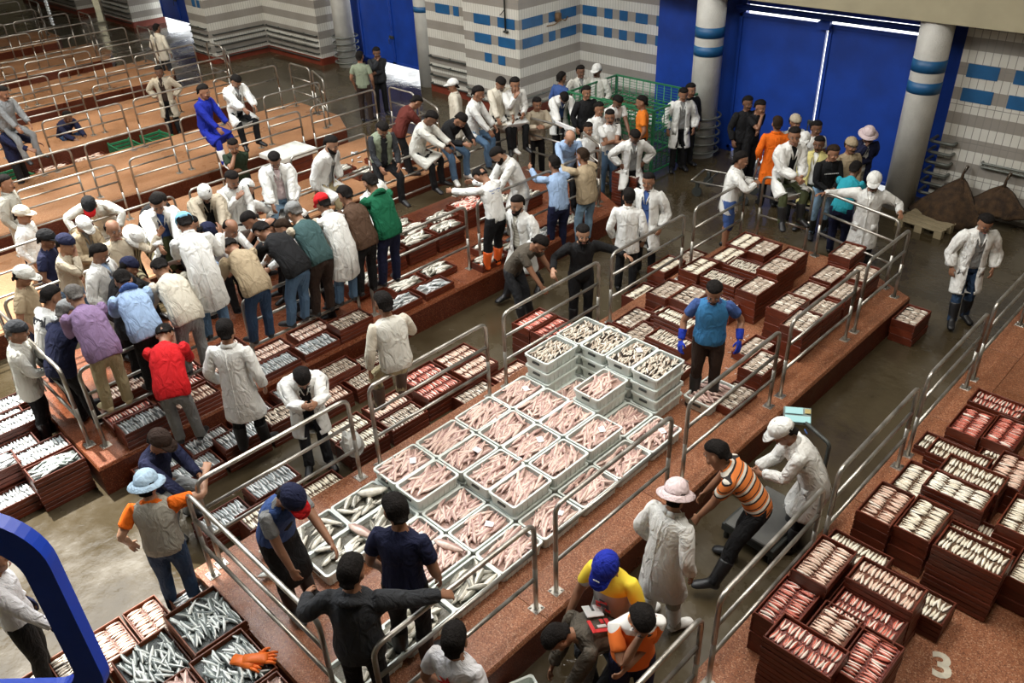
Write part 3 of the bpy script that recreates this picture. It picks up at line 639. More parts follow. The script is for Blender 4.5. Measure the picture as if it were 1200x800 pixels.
# ---- white plastic tubs
TL, TW, TH = .588, .394, .155
def tub_meshes():
    out = []
    q = MB(); r = .03
    def rr(L, W, z, c=.035): 
        p = []
        for sx, sy, a0 in ((1, 1, 0), (-1, 1, 90), (-1, -1, 180), (1, -1, 270)):
            for k in range(4):
                a = math.radians(a0+k*30); p.append((sx*(L/2-c)+c*math.cos(a), sy*(W/2-c)+c*math.sin(a), z))
        return p
    q.loft([rr(TL-.05, TW-.05, 0), rr(TL-.022, TW-.022, TH-.012), rr(TL-.040, TW-.040, TH-.012), rr(TL-.066, TW-.066, .012)], True); out.append(('tub', q.mesh('tub', M_TUB)))
    q = MB(); A = [rr(TL, TW, z) for z in (TH-.028, TH)]; I = [rr(TL-.045, TW-.045, z) for z in (TH, TH-.028)]
    q.loft([A[0], A[1], I[0], I[1], A[0]], False); out.append(('rim', q.mesh('rim', M_TUB)))
    for s in (1, -1):
        q = MB(); q.bbox(s*(TL/2-.015)-.012, s*(TL/2-.015)+.012, -.055, .055, TH*.50, TH*.68, .004); out.append(('hand_slot_shade', q.mesh('hand_slot_shade', M_DARKPIPE)))  # dark block, the shade of an open hand hole put into its colour
    q = MB()
    for k in range(-3, 4):
        for s in (1, -1): q.box(k*.075-.005, k*.075+.005, s*(TW/2-.018)-.006, s*(TW/2-.018)+.006, .01, TH-.03)
    out.append(('side_ribs', q.mesh('side_ribs', M_TUB)))
    return out
TUBM = tub_meshes()
M_PAPER = plain('paper_slip', (.85, .86, .88), .7, bump=0)
def tub(x, y, z, label, kind=None, n=26, rz=math.pi/2, single=False, fill=.92, group='white plastic fish tubs on the middle platform', s=1.0, spread=.35, main=math.pi/2):
    e = thing('fish_tub', label, 'tub', (x, y, z), rz, group)
    for nm, m in TUBM: link(nm, m, e)
    if kind:
        bed(0, 0, TH*fill*.8, 0, TL-.07, TW-.07, M_BED[kind], e, 'packed_fish')
        heap(kind, x, y, z+TH*fill*.8, rz, TL-.05, TW-.05, n, '%s in %s' % (DESC[kind], label.replace(',', '').replace(' stack top', '')) if single else None, spread=spread, main=main, pile=.025, s=s)
    return e
def slip(x, y, z, w):
    q = MB(); q.add([(-.045, -.035, 0), (.045, -.035, .004), (.045, .035, 0), (-.045, .035, .006), (-.045, -.035, -.002), (.045, -.035, .002), (.045, .035, -.002), (-.045, .035, .004)], [(0, 1, 2, 3), (7, 6, 5, 4), (0, 4, 5, 1), (1, 5, 6, 2), (2, 6, 7, 3), (3, 7, 4, 0)])
    o = q.build('paper_slip', M_PAPER); o.location = (x, y, z); o.rotation_euler = (0, .05, rnd.uniform(-.7, .7)); tag(o, 'white paper slip on fish tub, %s' % w, 'paper', 'paper slips on the tubs')
CX = [-5.90, -5.505, -5.105, -4.705, -4.29]; RY = [2.25, 2.84, 3.43, 4.02, 4.62, 5.22, 5.82, 6.42, 7.02]
COLN = ['leftmost', 'second', 'third', 'fourth', 'rightmost']
TZ = PH+.008
for c in range(5):
    for r in range(9):
        lv = 0
        if c < 2 and 3 <= r <= 6 or 2 <= c < 4 and 4 <= r <= 6: lv = 2
        elif r == 8 and c < 4 or (r == 7 and c == 0): lv = 4
        elif c == 4 and 0 <= r <= 7: lv = 1
        elif r == 3 or r == 7 and c > 0: lv = 1
        elif r in (1, 2) and c < 4: lv = 1 if not (r == 1 and c == 3) else 0
        elif r == 0 and c in (3,): lv = 1
        if c == 2 and r == 7: lv = 3
        if r == 0 or (r == 1 and c in (2,)): lv = 1 if c == 4 else 0
        for k in range(lv):
            top = k == lv-1; w = '%s row from near end, %s across' % (nth(r), COLN[c])
            kind = ('greyrow' if lv == 4 else 'mixed' if (r <= 2 and (c in (0, 1) or c == 4)) else 'hake') if top else None
            tub(CX[c]+rnd.uniform(-.006, .006), RY[r]+rnd.uniform(-.006, .006), TZ+k*(TH+.002), 'white fish tub, %s%s' % (w, '' if lv == 1 else ', stack top' if top else ', %s level up' % nth(k)), kind, (90 if kind == 'greyrow' else 48 if kind == 'hake' else 15) if top else 0, single=top and kind == 'hake' and r >= 3, spread=.5 if kind == 'mixed' else .38, main=.3)
            if top and (r*5+c) % 3 == 0: slip(CX[c]+.05, RY[r]+.08, TZ+k*(TH+.002)+TH+.02, w)
tub(-4.28, 7.55, TZ, 'white fish tub, alone at the far right behind the tall stack', 'hake', 26)
tub(-3.28, 3.0, 0.0, 'white empty tub on the aisle floor beside the crouching man', None, 0, rz=1.2, group='white plastic fish tubs')
# ------------------------------------------------------------------ people: one rest body and wardrobe, posed bone by bone
REST = {}
SH = Vector((.172, -.02, 1.395)); UA, FA = .285, .255
ADIR = Vector((.70, 0, -.714)).normalized()
EL = SH+ADIR*UA; WR = EL+ADIR*FA; HT = WR+ADIR*.18
HIP = Vector((.092, -.01, .92)); KN = Vector((.10, .005, .50)); AN = Vector((.106, -.02, .085)); TOE = Vector((.125, .15, .03))
def mir(v, s): return Vector((v.x*s, v.y, v.z))
# name: (a, b, radius)
BONES = {'pelvis': (Vector((0, -.01, .88)), Vector((0, -.01, 1.06)), .15), 'spine': (Vector((0, -.01, 1.06)), Vector((0, -.01, 1.24)), .14),
         'chest': (Vector((0, -.01, 1.24)), Vector((0, -.02, 1.43)), .15), 'neck': (Vector((0, -.02, 1.45)), Vector((0, 0, 1.53)), .055),
         'head': (Vector((0, 0, 1.55)), Vector((0, 0, 1.70)), .09)}
for s, n in ((1, 'R'), (-1, 'L')):
    BONES['uarm'+n] = (mir(SH, s), mir(EL, s), .052); BONES['farm'+n] = (mir(EL, s), mir(WR, s), .038); BONES['hand'+n] = (mir(WR, s), mir(HT, s), .035)
    BONES['thigh'+n] = (mir(HIP, s)-Vector((0, 0, .05)), mir(KN, s), .085); BONES['shin'+n] = (mir(KN, s), mir(AN, s), .055); BONES['foot'+n] = (mir(AN, s), mir(TOE, s), .05)
BN = list(BONES)

def weights(V, only=None):
    D = np.zeros((len(V), len(BN)))
    for i, n in enumerate(BN):
        a, b, r = BONES[n]; a = np.array(a); b = np.array(b); ab = b-a
        t = np.clip(((V-a)@ab)/(ab@ab), 0, 1)
        d = np.linalg.norm(V-(a+t[:, None]*ab), axis=1)/r
        w = 1/(np.maximum(d, .25)**6)
        if only and n not in only: w = w*0
        D[:, i] = w
    return D/D.sum(1)[:, None]

def ell(z, w, d, y=-.01, n=16):
    return [(w*math.cos(t*2*math.pi/n), y+d*math.sin(t*2*math.pi/n), z) for t in range(n)]

TORSO = [(.83, .11, .085), (.90, .160, .112), (.97, .166, .116), (1.08, .148, .102), (1.18, .150, .106), (1.28, .168, .116), (1.36, .172, .106), (1.41, .150, .085), (1.45, .095, .064), (1.49, .058, .056)]

def arm(mb, s, grow=0.0, stop=1.0, flare=0.0):
    pts = []; rad = []
    for t, r in ((-.06, .050), (.1, .058), (.35, .050), (.53, .043), (.62, .043), (.85, .034), (1.0, .029)):
        if t > stop: break
        pts.append(mir(SH+ADIR*(t*(UA+FA)), s)); rad.append(r+grow+flare*max(0, t)*.02)
    if stop not in (1.0,):
        pts.append(mir(SH+ADIR*(stop*(UA+FA)), s)); rad.append(rad[-1])
    mb.tube(pts, rad, 12)

def hand(mb, s):
    n = Vector((-.714, 0, -.70)); w = Vector((0, 1, 0)); d = ADIR
    mb.tube([mir(WR-d*.02, s), mir(WR+d*.02, s), mir(WR+d*.06+n*.002, s), mir(WR+d*.092+n*.006, s)], [(.021, .027), (.018, .034), (.016, .042), (.014, .042)], 10, ref=n if s > 0 else mir(n, -1))
    for k, (off, L) in enumerate(((.033, .068), (.011, .078), (-.011, .072), (-.032, .056))):
        b = WR+d*.088+w*off+n*.006
        p1 = b+(d*.9+n*.30+w*off*1.2).normalized()*L*.42; p2 = p1+(d*.7+n*.72).normalized()*L*.33; p3 = p2+(d*.45+n*.9).normalized()*L*.27
        mb.tube([mir(b, s), mir(p1, s), mir(p2, s), mir(p3, s)], [.0098, .0092, .0085, .0068], 6)
    b = WR+d*.025+w*.026
    p1 = b+(d*.6+w*.75+n*.3).normalized()*.042; p2 = p1+(d*.85+w*.25+n*.45).normalized()*.036
    mb.tube([mir(b, s), mir(p1, s), mir(p2, s)], [.013, .0115, .0085], 6)

def leg(mb, s, grow=0.0, hem=None, rmin=0.0, widen=0.0):
    P = [(HIP+Vector((0, 0, .03)), .088), (Vector((.096, 0, .72)), .078), (KN, .056), (Vector((.104, -.02, .36)), .055), (Vector((.106, -.02, .20)), .042), (AN, .036)]
    pts = []; rad = []
    for p, r in P:
        if hem is not None and p.z < hem: break
        pts.append(mir(p, s)); rad.append(max(r+grow, rmin)+widen*(.92-p.z))
    if hem is not None:
        pts.append(mir(Vector((.106, -.02, hem)), s)); rad.append(max(.042+grow, rmin)+widen*(.92-hem))
    mb.tube(pts, rad, 12)

HEADR = [(1.482, .024, .086, .03), (1.495, .040, .097, .0), (1.52, .053, .098, -.03), (1.55, .061, .094, -.07), (1.58, .068, .092, -.09), (1.61, .072, .088, -.10), (1.64, .075, .090, -.105), (1.67, .072, .080, -.098), (1.70, .056, .055, -.075), (1.717, .030, .02, -.042)]
def headring(z, w, f, b, g=0.0, n=16):
    c, h = (f+b)/2, (f-b)/2
    return [((w+g)*math.cos(t*2*math.pi/n), c+(h+g)*math.sin(t*2*math.pi/n), z) for t in range(n)]

def bake(name, mb, voxel, tris, mats, smooth_it=2, wrinkle=0.0, cut=None, only=None, extra=None, thick=0.0, inset=0.0, xonly=None):
    """fuse the lofts of mb into one continuous surface, thin it out and keep it with its bone weights"""
    me = mb.mesh(name, []); o = link(name, me)
    if voxel:
        r = o.modifiers.new('r', 'REMESH'); r.mode = 'VOXEL'; r.voxel_size = voxel
        if smooth_it:
            sm = o.modifiers.new('s', 'SMOOTH'); sm.factor = .5; sm.iterations = smooth_it
        dg = bpy.context.evaluated_depsgraph_get(); n0 = sum(len(p.vertices)-2 for p in o.evaluated_get(dg).data.polygons)
        d = o.modifiers.new('d', 'DECIMATE'); d.ratio = min(1, tris/max(1, n0))
    dg = bpy.context.evaluated_depsgraph_get(); em = bpy.data.meshes.new_from_object(o.evaluated_get(dg))
    bm = bmesh.new(); bm.from_mesh(em)
    if cut: bmesh.ops.delete(bm, geom=[f for f in bm.faces if cut(f.calc_center_median())], context='FACES')
    if thick: bmesh.ops.solidify(bm, geom=bm.faces[:], thickness=thick)
    if wrinkle:
        bm.normal_update()
        for v in bm.verts:
            q = Vector((v.co.x*9, v.co.y*9, v.co.z*6+hash(name) % 7*0+len(name)*3.1))
            v.co += v.normal*(noise.noise(q)*wrinkle+noise.noise(q*2.3)*wrinkle*.5)
    bm.to_mesh(em); bm.free()
    V = np.zeros(len(em.vertices)*3); em.vertices.foreach_get('co', V); V = V.reshape(-1, 3)
    F = [tuple(p.vertices) for p in em.polygons]; MI = [0]*len(F)
    N = np.zeros(len(em.vertices)*3); em.vertices.foreach_get('normal', N); N = N.reshape(-1, 3)
    W = weights(V-N*inset, only)
    if extra and xonly is None:
        k = len(V); V = np.vstack([V, np.array(extra.v)]); F += [tuple(i+k for i in f) for f in extra.f]; MI += [0]*len(extra.f)
        W = np.vstack([W, weights(np.array(extra.v)*[.92, .88, 1], only)])
    elif extra:
        k = len(V); V = np.vstack([V, np.array(extra.v)]); F += [tuple(i+k for i in f) for f in extra.f]; MI += [i+1 for i in extra.mi]
        W = np.vstack([W, weights(np.array(extra.v), xonly)])
    bpy.data.objects.remove(o); bpy.data.meshes.remove(em); bpy.data.meshes.remove(me)
    REST[name] = (V, F, MI, W, mats)

# body: eyes, brows and lips are small islands proud of the face
mb = MB(); mb.loft([ell(z, w, d, n=18) for z, w, d in TORSO])
mb.loft([headring(*h, n=18) for h in HEADR]); mb.tube([(0, -.03, 1.40), (0, -.02, 1.48), (0, -.005, 1.56)], [.066, .056, .056], 12)
mb.tube([(0, .078, 1.622), (0, .100, 1.60), (0, .117, 1.573), (0, .09, 1.562)], [(.012, .012), (.012, .013), (.015, .019), (.008, .012)], 8)
for s in (1, -1):
    mb.ball((.077*s, -.008, 1.592), (.011, .021, .032), 8, 6); mb.ball((.038*s, .078, 1.572), (.024, .02, .02), 8, 6)
    arm(mb, s); hand(mb, s); leg(mb, s)
    mb.tube([mir(Vector((.106, -.07, .045)), s), mir(Vector((.108, -.03, .06)), s), mir(Vector((.115, .06, .045)), s), mir(Vector((.122, .14, .025)), s), mir(Vector((.124, .165, .02)), s)], [(.03, .028), (.05, .036), (.035, .042), (.022, .044), (.012, .03)], 10)
face = MB()
for s in (1, -1):
    face.m = 0; face.ball((.031*s, .0885, 1.612), (.0135, .006, .0075), 8, 4)
    face.m = 1; face.ball((.031*s, .0935, 1.612), (.006, .004, .006), 6, 4)
    face.tube([(.014*s, .0975, 1.629), (.03*s, .0965, 1.634), (.05*s, .086, 1.628)], [(.004, .004)]*3, 5)
face.m = 2; face.tube([(-.025, .091, 1.532), (0, .1005, 1.534), (.025, .091, 1.532)], [(.004, .004), (.008, .006), (.004, .004)], 6)
bake('body', mb, .0065, 5200, None, 1, extra=face, xonly=('head',))
def slim(name, long_sleeve, long_leg):
    """the same body, drawn in where cloth covers it so that folds stay outside it"""
    V, F, MI, W, m = REST['body']; V = V.copy()
    def draw(mask, axis_a, axis_b, k):
        a = np.array(axis_a); ab = np.array(axis_b)-a
        t = np.clip(((V-a)@ab)/(ab@ab), 0, 1)[:, None]; c = a+t*ab
        V[mask] = (c+(V-c)*k)[mask]
    x, z = np.abs(V[:, 0]), V[:, 2]; tors = (x < .20) & (z > .80) & (z < 1.42) & ~((x > .19) & (z > 1.25))
    draw(tors, (0, -.01, .8), (0, -.01, 1.45), .84)
    draw((x < .24) & (x > .075) & (z > 1.36) & (z < 1.47), (-.2, -.02, 1.36), (.2, -.02, 1.36), .78)
    for s in (1, -1):
        side = V[:, 0]*s > 0
        if long_leg: draw(side & (z < .86) & (z > .13), mir(HIP, s), mir(AN, s), .72)
        else: draw(side & (z < .86) & (z > .52), mir(HIP, s), mir(KN, s), .78)
        t = (V-np.array(mir(SH, s)))@np.array(mir(ADIR, s)); out = side & (x > .19) & (z < 1.45) & (z > .8)
        draw(out & (t > .02) & (t < (.50 if long_sleeve else .15)), mir(SH, s), mir(WR, s), .80)
    REST[name] = (V, F, MI, W, m)
slim('body_long', True, True); slim('body_tee', False, True); slim('body_shorts', True, False)

def skirt(z0):
    full = [(.42, .235, .175), (.55, .222, .168), (.70, .208, .155), (.85, .196, .142)]
    return [q for q in full if q[0] >= z0-.01]
def coat_trim(z0, grow, open_w):
    """collar, front placket, pocket patches and the seam down the back"""
    mb = MB(); g = grow+.007
    def at_ring(z, t, e=0.0):
        R = [(q[0], q[1], q[2]) for q in skirt(.42)]+[(q[0], q[1]+grow, q[2]+grow) for q in TORSO[1:]]
        for a, b in zip(R, R[1:]):
            if a[0] <= z <= b[0]:
                k = (z-a[0])/max(b[0]-a[0], 1e-6); w = a[1]+(b[1]-a[1])*k; d = a[2]+(b[2]-a[2])*k
                return Vector(((w+.006+e)*math.sin(t), -.01+(d+.006+e)*math.cos(t), z))
        return Vector((0, 0, z))
    zs = [z0+.01+(1.40-z0)*i/7 for i in range(8)]
    if not open_w: mb.tube([at_ring(z, 0) for z in zs], [(.007, .018)]*8, 6, ref=(0, 1, 0))
    mb.tube([at_ring(z, math.pi) for z in zs], [(.004, .006)]*8, 5, ref=(0, 1, 0))
    for s in (1, -1):
        mb.add([at_ring(z, s*(.72+t), e) for e in (0, .007) for z in (.79, .93) for t in (-.24, .24)], [(0, 1, 3, 2), (4, 6, 7, 5), (0, 4, 5, 1), (2, 3, 7, 6), (0, 2, 6, 4), (1, 5, 7, 3)])
        mb.tube([Vector((0, -.088, 1.475)), Vector((s*.055, -.07, 1.475)), Vector((s*.082, -.005, 1.462)), Vector((s*.06, .055, 1.43)), Vector((s*.035, .112, 1.36)), Vector((s*.015, .128, 1.28))], [(.012, .028), (.012, .030), (.010, .034), (.009, .038), (.008, .032), (.006, .008)], 6, ref=(0, -1, .3))
    return mb
def upper(name, z0, sleeve, grow=.020, tris=1500, open_w=None, wr=.006, belly=0.0, collar=True):
    mb = MB(); rings = skirt(z0)+[(z, w+grow+(belly if z < 1.3 else 0), d+grow+(belly if z < 1.3 else 0)) for z, w, d in TORSO[1:-1] if z >= z0]
    if rings[0][0] > z0+.01: rings = [(z0, rings[0][1], rings[0][2])]+rings
    mb.loft([ell(z, w, d, n=20) for z, w, d in rings])
    if sleeve:
        for s in (1, -1): arm(mb, s, grow*.85, sleeve, .6 if sleeve < .6 else .15)
    if collar: mb.tube([(0, -.02, 1.42), (0, -.016, 1.485)], [(.078, .082), (.068, .070)], 14)
    cut = None
    if open_w:
        def cut(c, w=open_w): return c.y > .0 and abs(c.x) < w*(.6+.4*min(1, max(0, (1.5-c.z)/.5))) and abs(c.x)+abs(c.z-1.40)*0 < w and c.z < 1.475
    bake(name, mb, .0155, tris, None, 2, wr, cut, only=[b for b in BN if not b.startswith(('head', 'neck'))], thick=-.006 if open_w else 0, inset=grow*.8, extra=coat_trim(z0, grow, open_w) if 'coat' in name else None)
upper('coat', .50, .97, .026, 2000, wr=.014)
upper('coat_open', .50, .97, .030, 2200, .075, wr=.014)
upper('short_coat', .72, .97, .024, 1800, wr=.013)
upper('jacket', .86, .97, .028, 1700, wr=.012, belly=.008)
upper('shirt', .88, .97, .017, 1500, wr=.007)
upper('tee', .88, .36, .018, 1200, wr=.006)
upper('vest', .88, None, .032, 1000, wr=.007)
upper('vest_open', .88, None, .034, 1000, .06, wr=.007)
upper('undershirt', .90, .30, .008, 900, wr=.003)
mb = MB()
mb.loft([ell(z, w, d) for z, w, d in ((.82, .13, .10), (.88, .176, .128), (.97, .180, .129), (1.04, .168, .118))])
for s in (1, -1): leg(mb, s, .016, .07, .064)
bake('trousers', mb, .015, 1500, None, 2, .007, inset=.013, only=[b for b in BN if b[:5] in ('pelvi', 'spine', 'thigh', 'shinR', 'shinL')])
V, F, MI, W, m = REST['trousers']; V = V.copy(); q = V[:, 2] > .55
for s in (1, -1):
    k = q & (V[:, 0]*s > 0) & (V[:, 2] < .86); V[k] = np.array([.09*s, -.01, 0])*[1, 1, 0]+(V[k]-np.array([.09*s, -.01, 0]))*[.84, .84, 1]
k = V[:, 2] >= .86; V[k] = V[k]*[.86, .84, 1]
REST['trousers_under'] = (V, F, MI, W, m)
mb = MB()
mb.loft([ell(z, w, d) for z, w, d in ((.82, .13, .10), (.88, .176, .128), (.97, .180, .129), (1.04, .168, .118))])
for s in (1, -1): leg(mb, s, .022, .46, .085)
bake('shorts', mb, .015, 1000, None, 2, .005, inset=.013, only=[b for b in BN if b[:5] in ('pelvi', 'spine', 'thigh', 'shinR', 'shinL')])
for s, n in ((1, 'R'), (-1, 'L')):
    leg_b = ['shin'+n, 'foot'+n]
    mb = MB(); mb.tube([mir(Vector((.106, -.085, .04)), s), mir(Vector((.106, -.06, .055)), s), mir(Vector((.108, -.02, .07)), s), mir(Vector((.116, .06, .055)), s), mir(Vector((.123, .15, .036)), s), mir(Vector((.125, .185, .03)), s)], [(.03, .03), (.052, .042), (.06, .046), (.046, .050), (.034, .052), (.02, .034)], 10)
    mb.v = [(x, y, max(z, .002)) for x, y, z in mb.v]
    bake('shoe'+n, mb, .014, 260, None, 1, 0, only=['foot'+n])
    mb = MB(); mb.tube([mir(Vector((.106, -.085, .04)), s), mir(Vector((.106, -.06, .055)), s), mir(Vector((.108, -.02, .07)), s), mir(Vector((.116, .06, .055)), s), mir(Vector((.123, .15, .036)), s), mir(Vector((.125, .19, .03)), s)], [(.03, .03), (.052, .046), (.06, .05), (.048, .054), (.036, .056), (.02, .036)], 10)
    mb.tube([mir(Vector((.104, -.02, .36)), s), mir(Vector((.105, -.022, .22)), s), mir(Vector((.106, -.022, .05)), s)], [.078, .070, .060], 12)
    mb.v = [(x, y, max(z, .002)) for x, y, z in mb.v]
    bake('boot'+n, mb, .015, 420, None, 1, .003, only=leg_b)
    mb = MB(); mb.tube([mir(WR-ADIR*.14, s), mir(WR-ADIR*.02, s)], [.05, .042], 10); hand(mb, s)
    V = np.array(mb.v); c = np.array(mir(WR+ADIR*.07, s)); far = ((V-np.array(mir(WR, s)))@np.array(mir(ADIR, s))) > -.01
    V[far] = c+(V[far]-c)*1.16; mb.v = [tuple(v) for v in V]
    bake('glove'+n, mb, .008, 700, None, 1, 0, only=['farm'+n, 'hand'+n])
HB = ('head',)
mb = MB()
hr = [(1.572, .072, -.03, -.100), (1.61, .0755, -.03, -.107), (1.64, .0785, -.005, -.112), (1.662, .077, .045, -.108), (1.682, .0705, .0755, -.098), (1.702, .058, .060, -.080), (1.718, .040, .036, -.056), (1.729, .018, .006, -.03)]
mb.loft([headring(*h, g=.004, n=18) for h in hr]); mb.tube([(-.05, -.085, 1.55), (0, -.105, 1.55), (.05, -.085, 1.55)], [.014, .018, .014], 8)
bake('hair', mb, .010, 460, None, 1, .009, only=HB)
mb = MB(); mb.loft([headring(*h, g=.004, n=18) for h in hr[:4]]); 
bake('fringe_hair', mb, .010, 300, None, 1, .004, only=HB, cut=lambda c: c.z > 1.665)
mb = MB(); mb.loft([headring(z, w, f, b, .013) for z, w, f, b in ((1.632, .076, .090, -.108), (1.66, .076, .088, -.106), (1.69, .066, .070, -.092), (1.715, .045, .040, -.066), (1.733, .018, .006, -.03))])
bake('skullcap', mb, 0, 300, None, only=HB)
cr = [headring(z, w, f, b, .016) for z, w, f, b in ((1.622, .077, .090, -.108), (1.66, .077, .088, -.106), (1.695, .066, .072, -.090), (1.722, .044, .040, -.062), (1.738, .016, .004, -.028))]
def brim(y0, w, L):
    v = []; n = 9
    for k in range(n):
        t = math.pi*(k/(n-1)); v.append((w*math.cos(t), y0+.012*math.sin(t), 1.640))
    for k in range(n):
        t = math.pi*(k/(n-1)); v.append((w*1.0*math.cos(t), y0+.01+L*math.sin(t)**.7 if 0 < k < n-1 else y0, 1.632-.012*math.sin(t)+.004*abs(math.cos(t))))
    v += [(x, y, z+.006) for x, y, z in v]; f = []
    for k in range(n-1):
        f += [(k, n+k, n+k+1, k+1), (2*n+k, 2*n+k+1, 3*n+k+1, 3*n+k), (n+k, 3*n+k, 3*n+k+1, n+k+1)]
    return v, f
mb = MB(); mb.loft(cr); mb.ball((0, -.012, 1.742), (.009, .009, .006), 6, 4); bake('cap_crown', mb, 0, 0, None, only=HB)
mb = MB(); mb.add(*brim(.060, .078, .105)); bake('cap_brim', mb, 0, 0, None, only=HB)
mb = MB(); mb.loft(cr); bake('hat_crown', mb, 0, 0, None, only=HB)
mb = MB(); R0 = headring(1.640, .077, .090, -.108, .017, 20); R1 = headring(1.612, .077, .090, -.108, .070, 20)
mb.loft([R0, R1, [(x, y, z-.006) for x, y, z in R1], [(x, y, z-.008) for x, y, z in R0]], cap=False); bake('hat_brim', mb, 0, 0, None, only=HB)
mb = MB(); mb.loft([headring(z, w, f, b, .004) for z, w, f, b in ((1.478, .026, .088, .02), (1.492, .043, .101, -.0), (1.52, .057, .100, -.02), (1.545, .066, .07, -.03), (1.57, .073, .02, -.03))])
mb2 = mb; bake('beard', mb, 0, 0, None, only=HB, cut=lambda c: c.y < -.012 or (c.z > 1.55 and c.y > .05))
mb = MB(); mb.tube([(-.032, .092, 1.548), (0, .106, 1.553), (.032, .092, 1.548)], [(.004, .004), (.008, .007), (.004, .004)], 6); bake('moustache', mb, 0, 0, None, only=HB)
mb = MB(); mb.tube([(-.10, -.10, 1.43), (-.05, -.125, 1.455), (0, -.135, 1.46), (.05, -.125, 1.455), (.10, -.10, 1.43)], [(.02, .03), (.035, .045), (.04, .05), (.035, .045), (.02, .03)], 8)
bake('hood', mb, .015, 260, None, 1, .006, only=('chest',))
# bib apron in front of the legs and chest
mb = MB()
ap = [(.40, .20, .158), (.60, .20, .160), (.80, .19, .152), (.95, .175, .150), (1.08, .14, .132), (1.25, .11, .150), (1.34, .09, .140)]
mb.v = []; arows = []
for z, w, d in ap: arows.append([(w*math.sin(t), -.01+d*math.cos(t*1.0), z) for t in np.linspace(-1.35, 1.35, 9)])
v = [p for r in arows for p in r]; f = [(k*9+i, k*9+i+1, (k+1)*9+i+1, (k+1)*9+i) for k in range(len(arows)-1) for i in range(8)]
mb.add(v, f); bake('apron', mb, 0, 0, None, only=['pelvis', 'spine', 'chest', 'thighR', 'thighL'], thick=-.006)

# heads a little fuller, hats and hair with them
HI = BN.index('head')
for k_, (V, F, MI, W, m) in list(REST.items()):
    if k_ != 'hood' and W[:, HI].max() > .2:
        c_ = np.array([0, -.015, 1.50]); REST[k_] = (c_+(V-c_)*(1+.16*W[:, HI:HI+1]), F, MI, W, m)
def rx(a): return np.array(Matrix.Rotation(a, 3, 'X'))
def rzm(a): return np.array(Matrix.Rotation(a, 3, 'Z'))
def frame(d, h):
    d = d/np.linalg.norm(d); h = h-d*(h@d); h = h/np.linalg.norm(h)
    return np.array([h, np.cross(d, h), d]).T
def ik(a, t, l1, l2, pole):
    d = t-a; L = np.linalg.norm(d); L2 = min(max(L, abs(l1-l2)+.05), (l1+l2)*.998); u = d/max(L, 1e-6)
    x = (l1*l1-l2*l2+L2*L2)/(2*L2); y = math.sqrt(max(l1*l1-x*x, 0))
    p = pole-u*(pole@u); p = p/max(np.linalg.norm(p), 1e-6)
    m = a+u*x+p*y; e = a+u*L2
    return m, e, -p

